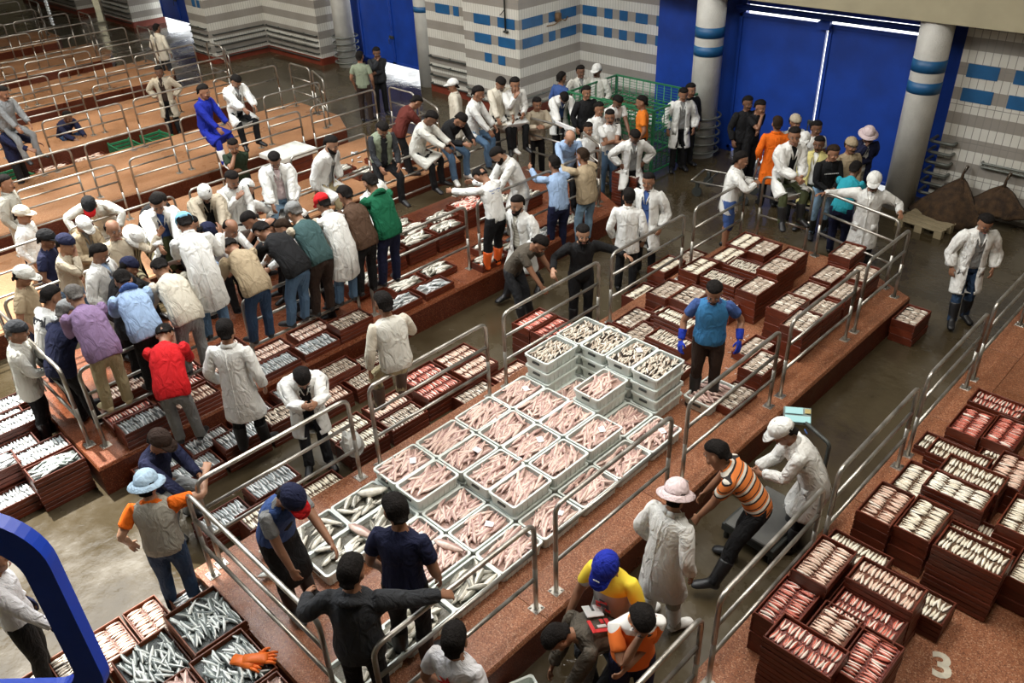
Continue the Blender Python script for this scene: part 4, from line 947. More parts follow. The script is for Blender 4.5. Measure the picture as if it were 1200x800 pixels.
def solve(ps):
    """bone transforms of a pose: lean and twist in degrees, hip height, wrist and ankle targets in the person's own frame"""
    L = math.radians(ps.get('lean', 0)); tw = math.radians(ps.get('twist', 0)); side = math.radians(ps.get('side', 0))
    ph = ps.get('hip', .92); B = {}
    hipc = np.array([0, ps.get('hy', 0.0)-.01, ph]); sit = ps.get('tilt', 0)
    rots = {}
    for n, k in (('pelvis', .55), ('spine', .8), ('chest', 1.0)):
        rots[n] = rzm(tw*k)@np.array(Matrix.Rotation(side*k, 3, 'Y'))@rx(-L*k+math.radians(sit)*(1 if n == 'pelvis' else 0))
    j0 = np.array([0, -.01, .92]); j1 = np.array([0, -.01, 1.06]); j2 = np.array([0, -.01, 1.24])
    B['pelvis'] = (rots['pelvis'], hipc-rots['pelvis']@j0)
    p1 = rots['pelvis']@j1+B['pelvis'][1]; B['spine'] = (rots['spine'], p1-rots['spine']@j1)
    p2 = rots['spine']@j2+B['spine'][1]; B['chest'] = (rots['chest'], p2-rots['chest']@j2)
    Rc, Tc = B['chest']
    hp = math.radians(ps.get('look', ps.get('lean', 0)*.75+8)); hyaw = math.radians(ps.get('turn', 0))+tw
    nk = Rc@np.array([0, -.02, 1.44])+Tc
    Rh = rzm(hyaw)@np.array(Matrix.Rotation(math.radians(ps.get('tip', 0)), 3, 'Y'))@rx(-hp)
    Rn = rzm(hyaw*.5+tw*.5)@rx(-(hp*.5+L*.5))
    B['neck'] = (Rn, nk-Rn@np.array([0, -.02, 1.44])); hj = Rn@np.array([0, -.005, 1.53])+B['neck'][1]
    B['head'] = (Rh, hj-Rh@np.array([0, -.005, 1.53]))
    yawm = rzm(tw)
    for s, n in ((1, 'R'), (-1, 'L')):
        S = Rc@np.array(mir(SH, s))+Tc
        t = ps.get('hand'+n)
        t = S+yawm@np.array([.07*s, .07+.12*math.sin(L), -.49]) if t is None else np.array(t, float)
        pole = np.array(ps.get('elbow'+n, (.65*s, -.8, -.45)), float)
        E, Wp, hb = ik(S, t, UA, FA, yawm@pole)
        d0 = np.array(mir(ADIR, s)); h0 = np.cross(d0, np.array([0, 1, 0]))
        for nm, a, b, ra in (('uarm'+n, S, E, SH), ('farm'+n, E, Wp, EL)):
            d = b-a; hh = np.cross(d, hb)
            R = frame(d, hh)@frame(d0, h0).T; B[nm] = (R, a-R@np.array(mir(ra, s)))
        R = B['farm'+n][0]
        w = ps.get('wrist'+n)
        if w is not None:
            d = np.array(w, float); R = frame(d, B['farm'+n][0]@h0)@frame(d0, h0).T
        B['hand'+n] = (R, Wp-R@np.array(mir(WR, s)))
        Hp = B['pelvis'][0]@np.array(mir(HIP, s))+B['pelvis'][1]
        ft = np.array(ps.get('foot'+n, (.115*s, -.02, .085)), float)
        kp = np.array(ps.get('knee'+n, (.12*s, 1, .15)), float)
        K, A, hb = ik(Hp, ft, .42, .415, kp)
        d0 = np.array(KN-HIP)*[s, 1, 1]; hx = np.cross(d0, np.array([0, -1.0, 0]))
        R = frame(K-Hp, np.cross(K-Hp, hb))@frame(d0, hx).T; B['thigh'+n] = (R, Hp-R@np.array(mir(HIP, s)))
        d1 = np.array(AN-KN)*[s, 1, 1]; hx = np.cross(d1, np.array([0, -1.0, 0]))
        R2 = frame(A-K, np.cross(A-K, hb))@frame(d1, hx).T; B['shin'+n] = (R2, K-R2@np.array(mir(KN, s)))
        fy = ps.get('toe'+n, 10*s*-1); R = rzm(math.radians(fy))@rx(math.radians(ps.get('foot_pitch'+n, ps.get('foot_pitch', 0))))
        if ps.get('dangle'): R = R2@rx(math.radians(-12))
        B['foot'+n] = (R, A-R@np.array(mir(AN, s)))
    return B

def part(name, rest, B, mats, parent, sc, uvrest=True):
    V, F, MI, W, _ = REST[rest]
    out = np.zeros_like(V)
    for i, n in enumerate(BN):
        w = W[:, i]
        if w.max() < 1e-4: continue
        R, T = B[n]; out += w[:, None]*(V@R.T+T)
    me = bpy.data.meshes.new(name); me.from_pydata((out*sc).tolist(), [], F)
    a = me.attributes.new('rest', 'FLOAT_VECTOR', 'POINT'); a.data.foreach_set('vector', V.astype(np.float32).ravel())
    for m in mats: me.materials.append(m)
    if len(mats) > 1: me.polygons.foreach_set('material_index', MI)
    me.polygons.foreach_set('use_smooth', [True]*len(F)); me.update()
    return link(name, me, parent)
# ------------------------------------------------------------------ one person from a pose, a wardrobe and a place
SKIN = [plain('skin', c, .55, 0, .12, 8, .1, 60, 'rest') for c in ((.40, .215, .13), (.29, .14, .078), (.17, .08, .045))]
EYE = plain('eye', (.24, .20, .17), .3, bump=0); IRIS = plain('iris_and_brow', (.015, .01, .008), .4, bump=0); LIP = plain('lip', (.26, .10, .075), .5, bump=0)
HAIR = {k: plain('hair', c, .85, 0, .4, 30, .6, 60, 'rest', None, .12) for k, c in {'black': (.012, .010, .009), 'brown': (.03, .018, .011), 'grey': (.13, .12, .11), 'white': (.4, .39, .37)}.items()}
C = {'white': (.80, .80, .76), 'cream': (.66, .61, .50), 'offwhite': (.70, .69, .62), 'beige': (.50, .43, .32), 'tan': (.42, .33, .21), 'khaki': (.40, .34, .20), 'stone': (.38, .36, .30), 'grey': (.24, .245, .24),
     'darkgrey': (.032, .034, .038), 'black': (.010, .010, .011), 'navy': (.012, .015, .045), 'blue': (.05, .10, .28), 'royal': (.012, .025, .32), 'lightblue': (.34, .47, .68), 'paleblue': (.46, .62, .76), 'sky': (.22, .52, .72),
     'jeans': (.10, .18, .29), 'lightjeans': (.22, .34, .46), 'darkjeans': (.03, .06, .12), 'teal': (.05, .10, .10), 'purple': (.26, .17, .30), 'red': (.62, .012, .016), 'maroon': (.12, .025, .018), 'green': (.008, .12, .055),
     'olive': (.07, .08, .035), 'darkgreen': (.02, .035, .018), 'brown': (.09, .05, .03), 'darkbrown': (.035, .02, .014), 'orange': (.75, .20, .02), 'brightorange': (.85, .16, .01), 'yellow': (.78, .58, .06), 'paleyellow': (.70, .62, .25),
     'pink': (.74, .60, .60), 'turquoise': (.03, .38, .48), 'vestblue': (.05, .22, .46), 'gloveblue': (.015, .04, .38), 'bootorange': (.80, .13, .02), 'warmgrey': (.10, .085, .065), 'sage': (.26, .30, .21), 'cotton': (.78, .78, .80)}
def stripes(name, cols, period, axis='Z'):
    m, nt, b, new, lk = nodes(name)
    a = new('ShaderNodeAttribute'); a.attribute_name = 'rest'; s = new('ShaderNodeSeparateXYZ'); lk(a.outputs['Vector'], s.inputs[0])
    mu = new('ShaderNodeMath'); mu.operation = 'MULTIPLY'; mu.inputs[1].default_value = 1/period; lk(s.outputs[axis], mu.inputs[0])
    fr = new('ShaderNodeMath'); fr.operation = 'FRACT'; lk(mu.outputs[0], fr.inputs[0])
    r = new('ShaderNodeValToRGB'); r.color_ramp.interpolation = 'CONSTANT'; e = r.color_ramp.elements
    while len(e) < len(cols): e.new(.5)
    for i, (p, c) in enumerate(cols): e[i].position = p; e[i].color = (*c, 1)
    lk(fr.outputs[0], r.inputs[0]); lk(r.outputs[0], b.inputs['Base Color']); b.inputs['Roughness'].default_value = .85
    return m
PATTERN = {
    'orange_stripe': stripes('striped_knit', [(0, (.62, .17, .03)), (.38, (.012, .01, .01)), (.52, (.62, .58, .50)), (.74, (.62, .17, .03)), (.86, (.012, .01, .01)), (.95, (.62, .17, .03))], .115),
    'yellow_grey': stripes('two_tone_jersey', [(0, (.36, .37, .36)), (.5, (.78, .58, .04))], 2.60),
    'orange_white': stripes('orange_jersey', [(0, (.82, .17, .02)), (.483, (.75, .74, .70)), (.503, (.82, .30, .08))], 2.9),
    'checked': stripes('checked_shirt', [(0, (.50, .47, .38)), (.5, (.34, .32, .26))], .05), 'yellow_line': stripes('striped_shirt', [(0, (.55, .5, .3)), (.5, (.10, .08, .05))], .05, 'X')}
def fab(c): return PATTERN[c] if c in PATTERN else cloth(C[c])

POSE = {
    'stand': {}, 'relaxed': dict(lean=4, handR=(.27, .06, .90), handL=(-.26, .10, .92), footR=(.13, .08, .085)),
    'walk': dict(lean=6, hip=.90, footR=(.10, .30, .095), footL=(-.10, -.30, .15), foot_pitchL=-25, handR=(.26, -.14, .92), handL=(-.26, .24, .95)),
    'rail': dict(lean=38, hy=-.16, hip=.91, handR=(.17, .55, .92), handL=(-.17, .55, .92), elbowR=(.3, .0, -1), elbowL=(-.3, .0, -1)),
    'rail_low': dict(lean=62, hy=-.22, hip=.92, handR=(.15, .62, .72), handL=(-.15, .62, .72), elbowR=(.25, .2, -1), elbowL=(-.25, .2, -1)),
    'bend': dict(lean=72, hy=-.24, hip=.90, handR=(.18, .52, .52), handL=(-.18, .55, .55), look=70),
    'stoop': dict(lean=40, hy=-.14, hip=.91, handR=(.16, .45, .80), handL=(-.16, .42, .82), look=50),
    'crossed': dict(lean=4, handR=(-.13, .25, 1.16), handL=(.13, .27, 1.19), elbowR=(1, -.2, -.6), elbowL=(-1, -.2, -.6)),
    'chin': dict(lean=12, handR=(.02, .22, 1.43), handL=(.12, .26, 1.14), elbowR=(.7, .3, -1)),
    'akimbo': dict(lean=5, handR=(.21, .03, 1.0), handL=(-.21, .03, 1.0), elbowR=(1, -.5, 0), elbowL=(-1, -.5, 0)),
    'clasp': dict(lean=8, handR=(.04, .28, 1.02), handL=(-.04, .28, 1.02), elbowR=(1, -.6, -.3), elbowL=(-1, -.6, -.3)),
    # seated on a rail: root on the ground under the rail
    'sit': dict(lean=16, hip=1.20, handR=(.16, .40, 1.22), handL=(-.16, .40, 1.22), footR=(.16, .36, .56), footL=(-.16, .36, .56), kneeR=(.35, 1, .3), kneeL=(-.35, 1, .3), dangle=1),
    'sit_bent': dict(lean=48, hy=-.02, hip=1.18, handR=(.12, .62, 1.28), handL=(-.12, .62, 1.28), footR=(.16, .34, .55), footL=(-.16, .34, .55), kneeR=(.35, 1, .3), kneeL=(-.35, 1, .3), dangle=1, look=45),
    'sit_hold': dict(lean=24, hip=1.20, handR=(.28, .03, 1.14), handL=(-.28, .10, 1.16), footR=(.15, .36, .56), footL=(-.15, .30, .50), kneeR=(.35, 1, .3), kneeL=(-.35, 1, .3), dangle=1),
    'sit_chin': dict(lean=34, hip=1.20, handR=(.05, .40, 1.60), handL=(-.10, .44, 1.26), footR=(.16, .36, .56), footL=(-.16, .36, .56), kneeR=(.35, 1, .3), kneeL=(-.35, 1, .3), dangle=1, look=22),
    'crouch': dict(lean=42, hy=-.12, hip=.36, handR=(.14, .50, .42), handL=(-.14, .50, .42), footR=(.16, .08, .085), footL=(-.16, .02, .085), kneeR=(.4, 1, .5), kneeL=(-.4, 1, .5), look=35),
    'reach_up': dict(lean=10, handR=(.42, .42, 1.30), handL=(-.25, .16, .98)),
    'spread': dict(lean=10, handR=(.62, .20, 1.12), handL=(-.62, .20, 1.12)),
}
FH = Vector((CAM_FW.x, CAM_FW.y, 0)).normalized(); RH = Vector((CAM_R.x, CAM_R.y, 0)).normalized()
PEOPLE = []; SLID = []
def person(label, px, py, face=0, pose='stand', top=(), legs=('trousers', 'black'), feet=('shoe', 'black'), hair='black', hat=None, base=0.0, h=1.72, skin=1, beard=None, gloves=None, at_xy=None, hood=None, apron=None, rail=None, **kw):
    """px, py: where the photograph shows the top of the head; base: height of what the person stands on; face: 0 towards the viewer, 90 to the right"""
    ps = dict(POSE[pose]); ps.update(kw); sc = h/1.72
    B = solve(ps); t = math.radians(face)
    d = -FH*math.cos(t)+RH*math.sin(t); rz = math.atan2(-d.x, d.y)
    hd = B['head'][0]@np.array([0, 0, 1.77])+B['head'][1]
    if at_xy: root = Vector((*at_xy, base))
    else: root = at(px, py, base+hd[2]*sc)-Matrix.Rotation(rz, 3, 'Z')@Vector((hd[0], hd[1], 0))*sc
    if base == PH and not rail and not at_xy and not any(x0 <= root.x <= x1 and y0 <= root.y <= y1 for x0, x1, y0, y1, m in PLAT):
        base = 0.0; root = at(px, py, hd[2]*sc)-Matrix.Rotation(rz, 3, 'Z')@Vector((hd[0], hd[1], 0))*sc
    if rail:                                                       # seated: slide towards or away from the viewer onto the rail's line
        hip = root+Matrix.Rotation(rz, 3, 'Z')@Vector((0, ps.get('hy', 0)-.03, 0))*sc; v = Vector((hip.x, hip.y, 0)).normalized()
        k = (rail[1]-hip.x)/v.x if rail[0] == 'x' else (rail[1]-hip.y)/v.y
        root = root+v*max(-.8, min(.8, k)); SLID.append((label, round(k, 2)))
    root.z = base
    e = thing('person', label, 'person', root, rz, 'people at the fish market')
    long_s = any(k in ('coat', 'coat_open', 'short_coat', 'jacket', 'shirt') for k, c in top)
    part('body', 'body_shorts' if legs and legs[0] == 'shorts' else 'body_long' if long_s else 'body_tee', B, [SKIN[skin], EYE, IRIS, LIP], e, sc)
    P = lambda n, r, m: part(n, r, B, [m], e, sc)
    if legs: P(legs[0], 'trousers_under' if legs[0] == 'trousers' and any(k in ('coat', 'coat_open', 'short_coat', 'jacket') for k, c in top) else legs[0], fab(legs[1]))
    if feet:
        for s in 'RL': P(feet[0], feet[0]+s, plain_c(feet[1]))
    for k, c in top:
        P(NAMES.get(k, k), k, fab(c))
    if apron: P('apron', 'apron', fab(apron))
    if hood: P('hood', 'hood', fab(hood))
    if hair:
        if hair.startswith('bald'): P('hair', 'fringe_hair', HAIR[hair[5:] or 'black'])
        else: P('hair', 'hair', HAIR[hair])
    if beard: P('beard', 'beard', HAIR[beard])
    elif skin != 9 and (len(PEOPLE) % 3 == 0): P('moustache', 'moustache', HAIR['black'])
    if hat:
        k, c = hat[0], hat[1]
        if k == 'cap': P('cap', 'cap_crown', fab(c)); P('cap_brim', 'cap_brim', fab(hat[2] if len(hat) > 2 else c))
        elif k == 'bucket': P('hat', 'hat_crown', fab(c)); P('hat_brim', 'hat_brim', fab(c))
        else: P('skullcap', 'skullcap', fab(c))
    if gloves:
        for s in 'RL': P('glove', 'glove'+s, fab(gloves))
    PEOPLE.append((e, B, sc)); return e
NAMES = {'coat_open': 'coat', 'short_coat': 'coat', 'vest_open': 'vest'}
LEATHER = {}
def plain_c(c):
    if c not in LEATHER: LEATHER[c] = plain('rubber', C[c], .45, 0, .2, 8, .15, 30, 'rest')
    return LEATHER[c]
# ------------------------------------------------------------------ the people, from the near left to the far right

p = person; B = ('boot', 'black'); S = ('shoe', 'black'); P = PH
T = lambda c: ('trousers', c)
NX, PX, NY, PY = -136, 44, -46, 134                               # facing the long axis or across it, as seen in the picture
# -- nearest people
p('man in blue bucket hat, stone vest and orange shirt reaching to the near rail', 168, 550, 190, 'reach_up', (('tee', 'brightorange'), ('vest', 'stone')), T('darkjeans'), S, 'black', ('bucket', 'paleblue'), 0, 1.70, 0, handR=(.46, .38, 1.42), handL=(-.32, .05, .95), lean=8)
p('seated man in speckled navy sweater and dark cap by the bucket hat man', 190, 507, 70, 'crouch', (('jacket', 'navy'),), T('grey'), S, 'black', ('cap', 'darkbrown'), .0, 1.70, 1, hip=.62, lean=22, look=30, handR=(.2, .45, .75), handL=(-.1, .42, .78))
p('man in blue vest and red fronted cap stooping over mottled fish tubs', 350, 580, 55, 'stoop', (('tee', 'grey'), ('vest', 'blue')), T('black'), B, 'black', ('cap', 'navy', 'red'), P, 1.72, 1, apron='black', lean=30, handR=(.20, .30, .72), handL=(-.10, .50, 1.0))
p('man in navy polo shirt and belt standing among the white tubs', 458, 576, 165, 'stand', (('tee', 'navy'),), T('black'), B, 'black', None, P, 1.80, 1, lean=8, look=22, turn=40)
p('man in black jacket seen from behind, both arms spread on the near rails', 412, 648, 175, 'spread', (('jacket', 'darkgrey'),), T('black'), S, 'black', None, P, 1.74, 1, hood='darkgrey', handR=(.62, .30, 1.16), handL=(-.45, .28, 1.14), turn=-10)
p('man in white tee with red print on its back at bottom edge', 532, 730, 150, 'stand', (('tee', 'cotton'),), T('jeans'), S, 'black', None, 0, 1.72, 1, turn=20)
p('man in dark grey sweatshirt with red and white print crouching by empty tub', 634, 750, -70, 'crouch', (('jacket', 'warmgrey'),), T('darkgrey'), S, 'black', None, 0, 1.70, 1, hip=.74, lean=74, look=75)
p('man in blue cap and yellow and grey tee walking past the rail', 705, 660, -35, 'walk', (('tee', 'yellow_grey'),), T('grey'), S, 'black', ('cap', 'royal'), 0, 1.72, 1, look=35, handR=(.30, .22, .90))
p('man in orange and white jersey with hand to his mouth at bottom edge', 757, 727, 5, 'chin', (('tee', 'orange_white'),), T('navy'), S, 'black', None, 0, 1.72, 1, look=40)
p('man in pinkish white bucket hat and long white coat carrying fish', 795, 560, 128, 'relaxed', (('coat', 'white'),), T('stone'), ('boot', 'white'), 'black', ('bucket', 'pink'), 0, 1.74, 1, lean=10, look=22, turn=30)
p('man in orange, black and white striped shirt bending over weighing scale', 832, 515, -112, 'bend', (('tee', 'orange_stripe'),), T('black'), B, 'black', None, 0, 1.74, 1, lean=50, look=34, turn=-15, handR=(.16, .34, .66), handL=(-.20, .34, .64), footR=(.12, -.06, .085), footL=(-.48, .08, .085))
p('man in white cap and long white coat stooping at the weighing scale', 907, 494, -98, 'stoop', (('coat', 'white'),), T('black'), B, 'black', ('cap', 'white'), 0, 1.74, 1, lean=36, look=40, handR=(.05, .40, .98), handL=(-.04, .36, .98))
p('man in blue vest and blue gloves standing on middle platform', 838, 333, -15, 'stand', (('tee', 'blue'), ('vest', 'vestblue')), T('darkbrown'), B, 'black', None, P, 1.74, 1, gloves='gloveblue', lean=8, look=25, handR=(.32, .12, .92), handL=(-.34, .10, .98))
# -- aisle left of the middle platform
p('man in pale vest sitting on the middle platform rail with his back to us', 447, 355, -150, 'sit_hold', (('shirt', 'cream'), ('vest', 'offwhite')), T('khaki'), ('boot', 'brown'), 'black', None, P, 1.72, 1, lean=14, handR=(.18, .38, 1.45), elbowR=(.6, .2, -1), rail=('x', -6.40))
p('man in white coat leaning down over middle platform rail with clasped hands', 355, 442, 20, 'rail', (('undershirt', 'black'), ('coat_open', 'white')), T('darkgrey'), S, 'black', None, .0, 1.74, 1, lean=34, handR=(.06, .50, 1.30), handL=(-.06, .50, 1.30), look=55)
p('man in long white coat standing on crates with his back to us', 261, 372, 175, 'relaxed', (('coat', 'white'),), T('black'), B, 'black', None, .30, 1.76, 1, look=18, turn=20)
p('man in red sweater and grey trousers leaning over crowded platform rail', 207, 384, -165, 'rail_low', (('jacket', 'red'),), T('grey'), S, 'black', None, 0.35, 1.74, 1, at_xy=(-8.52, 2.78), lean=52, look=80)
p('man in purple sweater and khaki trousers standing on the rail bars', 100, 341, -140, 'rail_low', (('jacket', 'purple'),), T('khaki'), ('shoe', 'khaki'), 'grey', None, 0.83, 1.74, 0, at_xy=(-9.13, 2.28), lean=50, look=45)
p('man in pale blue jacket leaning over the rail, right of purple sweater', 136, 331, -145, 'rail', (('jacket', 'lightblue'),), T('black'), S, 'black', None, 0.83, 1.72, 1, at_xy=(-9.13, 2.82), lean=56, hood='blue')
p('man in white shirt lettered on its back leaning on near end rail', 62, 333, 150, 'rail', (('shirt', 'white'),), T('black'), S, 'black', None, .40, 1.74, 1, lean=26)
p('man in grey knit cap and navy jacket leaning beside the purple sweater', 81, 350, 160, 'rail', (('jacket', 'navy'),), T('black'), S, 'grey', ('skullcap', 'grey'), .40, 1.72, 0, lean=36)
p('man in beige grey smock and dark cap standing low at left edge', 19, 375, 110, 'clasp', (('short_coat', 'offwhite'),), T('black'), B, 'grey', ('skullcap', 'darkgrey'), 0.1, 1.72, 1)
p('man in tan short sleeved shirt and pale cap at left edge', 30, 312, 100, 'stand', (('tee', 'tan'),), T('navy'), S, 'black', ('cap', 'offwhite'), .30, 1.74, 1, look=25)
p('man in beige jacket with striped collar leaning over the rail', 192, 318, -140, 'rail_low', (('jacket', 'cream'),), T('grey'), S, 'black', None, 0.83, 1.74, 1, at_xy=(-9.13, 3.30), lean=58, look=65)
p('man in large white coat and pale blue knit cap leaning with hand on a shoulder', 240, 268, -150, 'rail', (('coat', 'white'),), T('jeans'), S, 'black', ('skullcap', 'sky'), 1.16, 1.76, 1, at_xy=(-9.18, 3.70), lean=48, look=50, handR=(.36, .30, 1.2))
p('man in tan brown jacket bent over the rail beneath a resting hand', 262, 300, -140, 'rail_low', (('jacket', 'tan'),), T('darkjeans'), S, 'black', None, 0.83, 1.72, 1, at_xy=(-9.13, 4.24), lean=62, look=85)
p('man in black top and blue jeans stretching far over the rail', 268, 280, -128, 'rail_low', (('jacket', 'black'),), T('jeans'), S, 'black', None, 0.83, 1.78, 1, at_xy=(-9.13, 4.8), lean=66, look=70)
p('man in grey cap and teal vest leaning on the crowded platform rail', 347, 256, -136, 'rail', (('tee', 'beige'), ('vest', 'teal')), T('darkbrown'), S, 'grey', ('cap', 'grey'), 0.83, 1.74, 0, at_xy=(-9.13, 5.22), lean=46, look=45)
p('man in red cap and white coat behind the teal vest', 375, 252, -140, 'rail', (('coat', 'white'),), T('jeans'), S, 'black', ('cap', 'red'), 0.83, 1.70, 1, at_xy=(-9.13, 5.62), lean=40)
p('man in brown jacket between the red cap and green hood', 395, 248, -138, 'rail', (('jacket', 'brown'),), T('black'), S, 'black', None, 0.83, 1.70, 1, at_xy=(-9.13, 5.98), lean=36)
p('man in green hooded jacket leaning on the crowded platform rail', 407, 232, -140, 'rail', (('jacket', 'green'),), T('navy'), S, 'black', None, 0.83, 1.76, 1, at_xy=(-9.1, 6.38), lean=30, hood='green', look=40)
p('man in white bucket hat and white coat bending to loose fish', 445, 219, 30, 'stoop', (('coat', 'white'),), T('black'), S, 'black', ('bucket', 'offwhite'), P, 1.72, 1, lean=46, look=48)
# -- the ring of buyers seen from the left
p('man in white cap and white coat standing at left looking right', 24, 241, 95, 'stand', (('short_coat', 'white'),), T('navy'), S, 'black', ('cap', 'cream'), P, 1.76, 1)
p('man in pale striped smock cut by the left edge of picture', 4, 204, 100, 'stand', (('coat', 'stone'),), T('navy'), S, 'black', None, P, 1.74, 1)
p('man in navy cap and dark printed tee facing right', 54, 269, 95, 'stand', (('tee', 'navy'),), T('navy'), S, 'black', ('cap', 'black'), P, 1.76, 2, lean=10)
p('man in dark cap with both hands held to his mouth', 77, 274, 90, 'chin', (('shirt', 'beige'),), T('jeans'), S, 'black', ('skullcap', 'navy'), P, 1.72, 1)
p('man in white cap and tan jacket over grey tee looking down', 100, 257, 60, 'clasp', (('undershirt', 'grey'), ('coat_open', 'tan')), T('grey'), S, 'black', ('cap', 'white'), P, 1.72, 1, look=40)
p('bald man in tan shirt resting an arm on a neighbour', 130, 258, 25, 'stand', (('shirt', 'beige'),), T('black'), S, 'bald_black', None, P, 1.74, 1, handL=(-.55, .10, 1.45), elbowL=(-.6, .4, -.6), turn=20)
p('man with red cap and white coat bending with elbows out', 101, 238, 10, 'rail', (('coat', 'offwhite'),), T('black'), S, 'black', ('cap', 'black', 'red'), P, 1.72, 1, lean=48, look=60, handR=(.34, .35, .98), handL=(-.34, .35, .98), elbowR=(1, .2, .3), elbowL=(-1, .2, .3))
p('young man in white coat over pale blue shirt facing right', 118, 286, 85, 'stand', (('undershirt', 'lightblue'), ('coat_open', 'white')), T('black'), S, 'black', None, P, 1.72, 1, look=22)
p('man in white hat and yellow striped shirt amid the crowd', 163, 272, 60, 'stoop', (('shirt', 'yellow_line'),), T('black'), S, 'black', ('bucket', 'white'), P, 1.66, 1, lean=30)
p('man in dark blue cap crouching amid the crowd', 155, 301, 120, 'rail', (('jacket', 'black'),), T('black'), S, 'black', ('skullcap', 'navy'), P, 1.66, 1, lean=30)
p('man in black cap and sunglasses behind the pale blue jacket', 148, 320, 90, 'stand', (('jacket', 'darkgrey'),), T('black'), S, 'black', ('cap', 'black'), P, 1.66, 1, lean=14)
p('man in white coat and black trousers sitting with clasped hands', 184, 237, 25, 'sit_bent', (('undershirt', 'blue'), ('coat_open', 'white')), T('black'), S, 'black', None, P, 1.72, 1, lean=24, look=30, rail=('x', -11.62))
p('boy in dark jacket with bare head amid the crowd', 208, 252, 60, 'stand', (('jacket', 'olive'),), T('black'), S, 'black', None, P-.1, 1.64, 1, lean=16)
p('man in dark jacket with white collar looking right amid the crowd', 225, 253, 80, 'stand', (('jacket', 'darkgrey'),), T('black'), S, 'black', None, P-.1, 1.66, 0, lean=10)
p('man in white skullcap and beige jacket sitting with head bowed', 239, 219, 25, 'sit_bent', (('undershirt', 'black'), ('coat_open', 'beige')), T('black'), S, 'black', ('skullcap', 'white'), P, 1.70, 1, lean=28, look=45, rail=('x', -11.62))
p('man in black jacket sitting hunched with hands at his face', 182, 207, 60, 'sit_chin', (('jacket', 'black'),), T('olive'), S, 'black', None, P, 1.72, 1, lean=42, look=40, rail=('x', -11.62))
p('man in white coat holding hand over his mouth by white hood', 274, 207, 40, 'sit_chin', (('coat', 'white'),), T('black'), S, 'black', None, P, 1.70, 1, lean=24, look=28, rail=('x', -11.62))
p('man in white hooded top turned away beside the hand over mouth man', 291, 209, 150, 'rail', (('jacket', 'white'),), T('black'), S, 'black', ('skullcap', 'white'), P, 1.66, 1, lean=20)
p('man in open white coat and jeans sitting facing us', 320, 178, 15, 'sit', (('undershirt', 'pink'), ('coat_open', 'white')), T('lightjeans'), S, 'black', None, P, 1.74, 1, look=35, rail=('x', -11.62))
p('man in dark green tee with chin on his hand', 272, 163, 20, 'chin', (('tee', 'darkgreen'),), T('black'), S, 'black', None, 0.2, 1.74, 1, lean=18)
p('man in white coat and khaki trousers sitting side on', 392, 166, 65, 'sit_hold', (('undershirt', 'grey'), ('coat_open', 'white')), T('khaki'), ('boot', 'darkgrey'), 'black', None, P, 1.74, 0, look=25, beard='black', rail=('x', -11.62))
p('man in sage vest sitting with hands on his knees', 450, 144, 25, 'sit', (('shirt', 'darkgrey'), ('vest_open', 'sage')), T('black'), S, 'black', None, P, 1.74, 1, lean=22, look=45, rail=('x', -11.62))
p('man in royal blue overalls and white boots sitting on third platform rail', 242, 111, 70, 'sit', (('coat', 'royal'),), T('royal'), ('boot', 'white'), 'black', None, P, 1.76, 1, lean=10, rail=('x', -17.18))
p('man in white coat and dark trousers sitting by the blue overalls', 282, 102, 45, 'sit_bent', (('undershirt', 'grey'), ('coat_open', 'white')), T('black'), S, 'black', None, P, 1.74, 1, lean=20, rail=('x', -17.18))
p('man in beige jacket standing alone on far platform facing us', 184, 77, 10, 'akimbo', (('undershirt', 'darkbrown'), ('coat_open', 'beige')), T('black'), B, 'black', None, 0, 1.74, 2)
p('man in pale smock standing far off before blue gate', 183, 27, 160, 'relaxed', (('short_coat', 'cream'),), T('darkgrey'), S, 'black', None, 0, 1.72, 1)
p('man in navy clothes squatting on the third platform edge', 80, 131, 60, 'crouch', (('jacket', 'navy'),), T('darkjeans'), S, 'black', None, P, 1.70, 2)
p('man in dark navy jacket reaching forward at left edge', 3, 137, 90, 'stand', (('jacket', 'navy'),), T('black'), S, 'black', None, 0, 1.74, 1, handR=(.2, .45, 1.15), handL=(-.2, .45, 1.15))
p('man in grey clothes sitting on a rail at upper left edge', 4, 103, 70, 'sit', (('jacket', 'grey'),), T('grey'), S, 'black', None, P, 1.72, 1, rail=('x', -19.42))
# -- heads inside the ring
p('dark haired man in white tee bowing low to the left', 282, 252, -60, 'rail_low', (('tee', 'white'),), T('black'), S, 'black', None, P, 1.72, 1, lean=50)
p('bald man in white shirt inside the ring of buyers', 273, 259, 60, 'rail', (('shirt', 'white'),), T('black'), S, 'bald_black', None, P-.1, 1.66, 1, lean=30)
p('man in dark navy cap and pale shirt inside the ring', 250, 264, 90, 'stoop', (('shirt', 'lightblue'),), T('black'), S, 'black', ('cap', 'navy'), P-.1, 1.66, 1, lean=26)
p('bald man in white looking left inside the ring', 310, 257, -80, 'rail', (('shirt', 'white'),), T('black'), S, 'bald_black', None, P-.05, 1.70, 1, lean=30)
p('balding dark haired man in white coat looking left', 324, 258, -75, 'rail', (('coat', 'white'),), T('black'), S, 'brown', None, P-.05, 1.70, 0, lean=28)
p('man in white cap and dark purple jacket looking left', 345, 246, -90, 'stand', (('jacket', 'navy'),), T('black'), S, 'black', ('cap', 'white'), P-.05, 1.74, 1, lean=20)
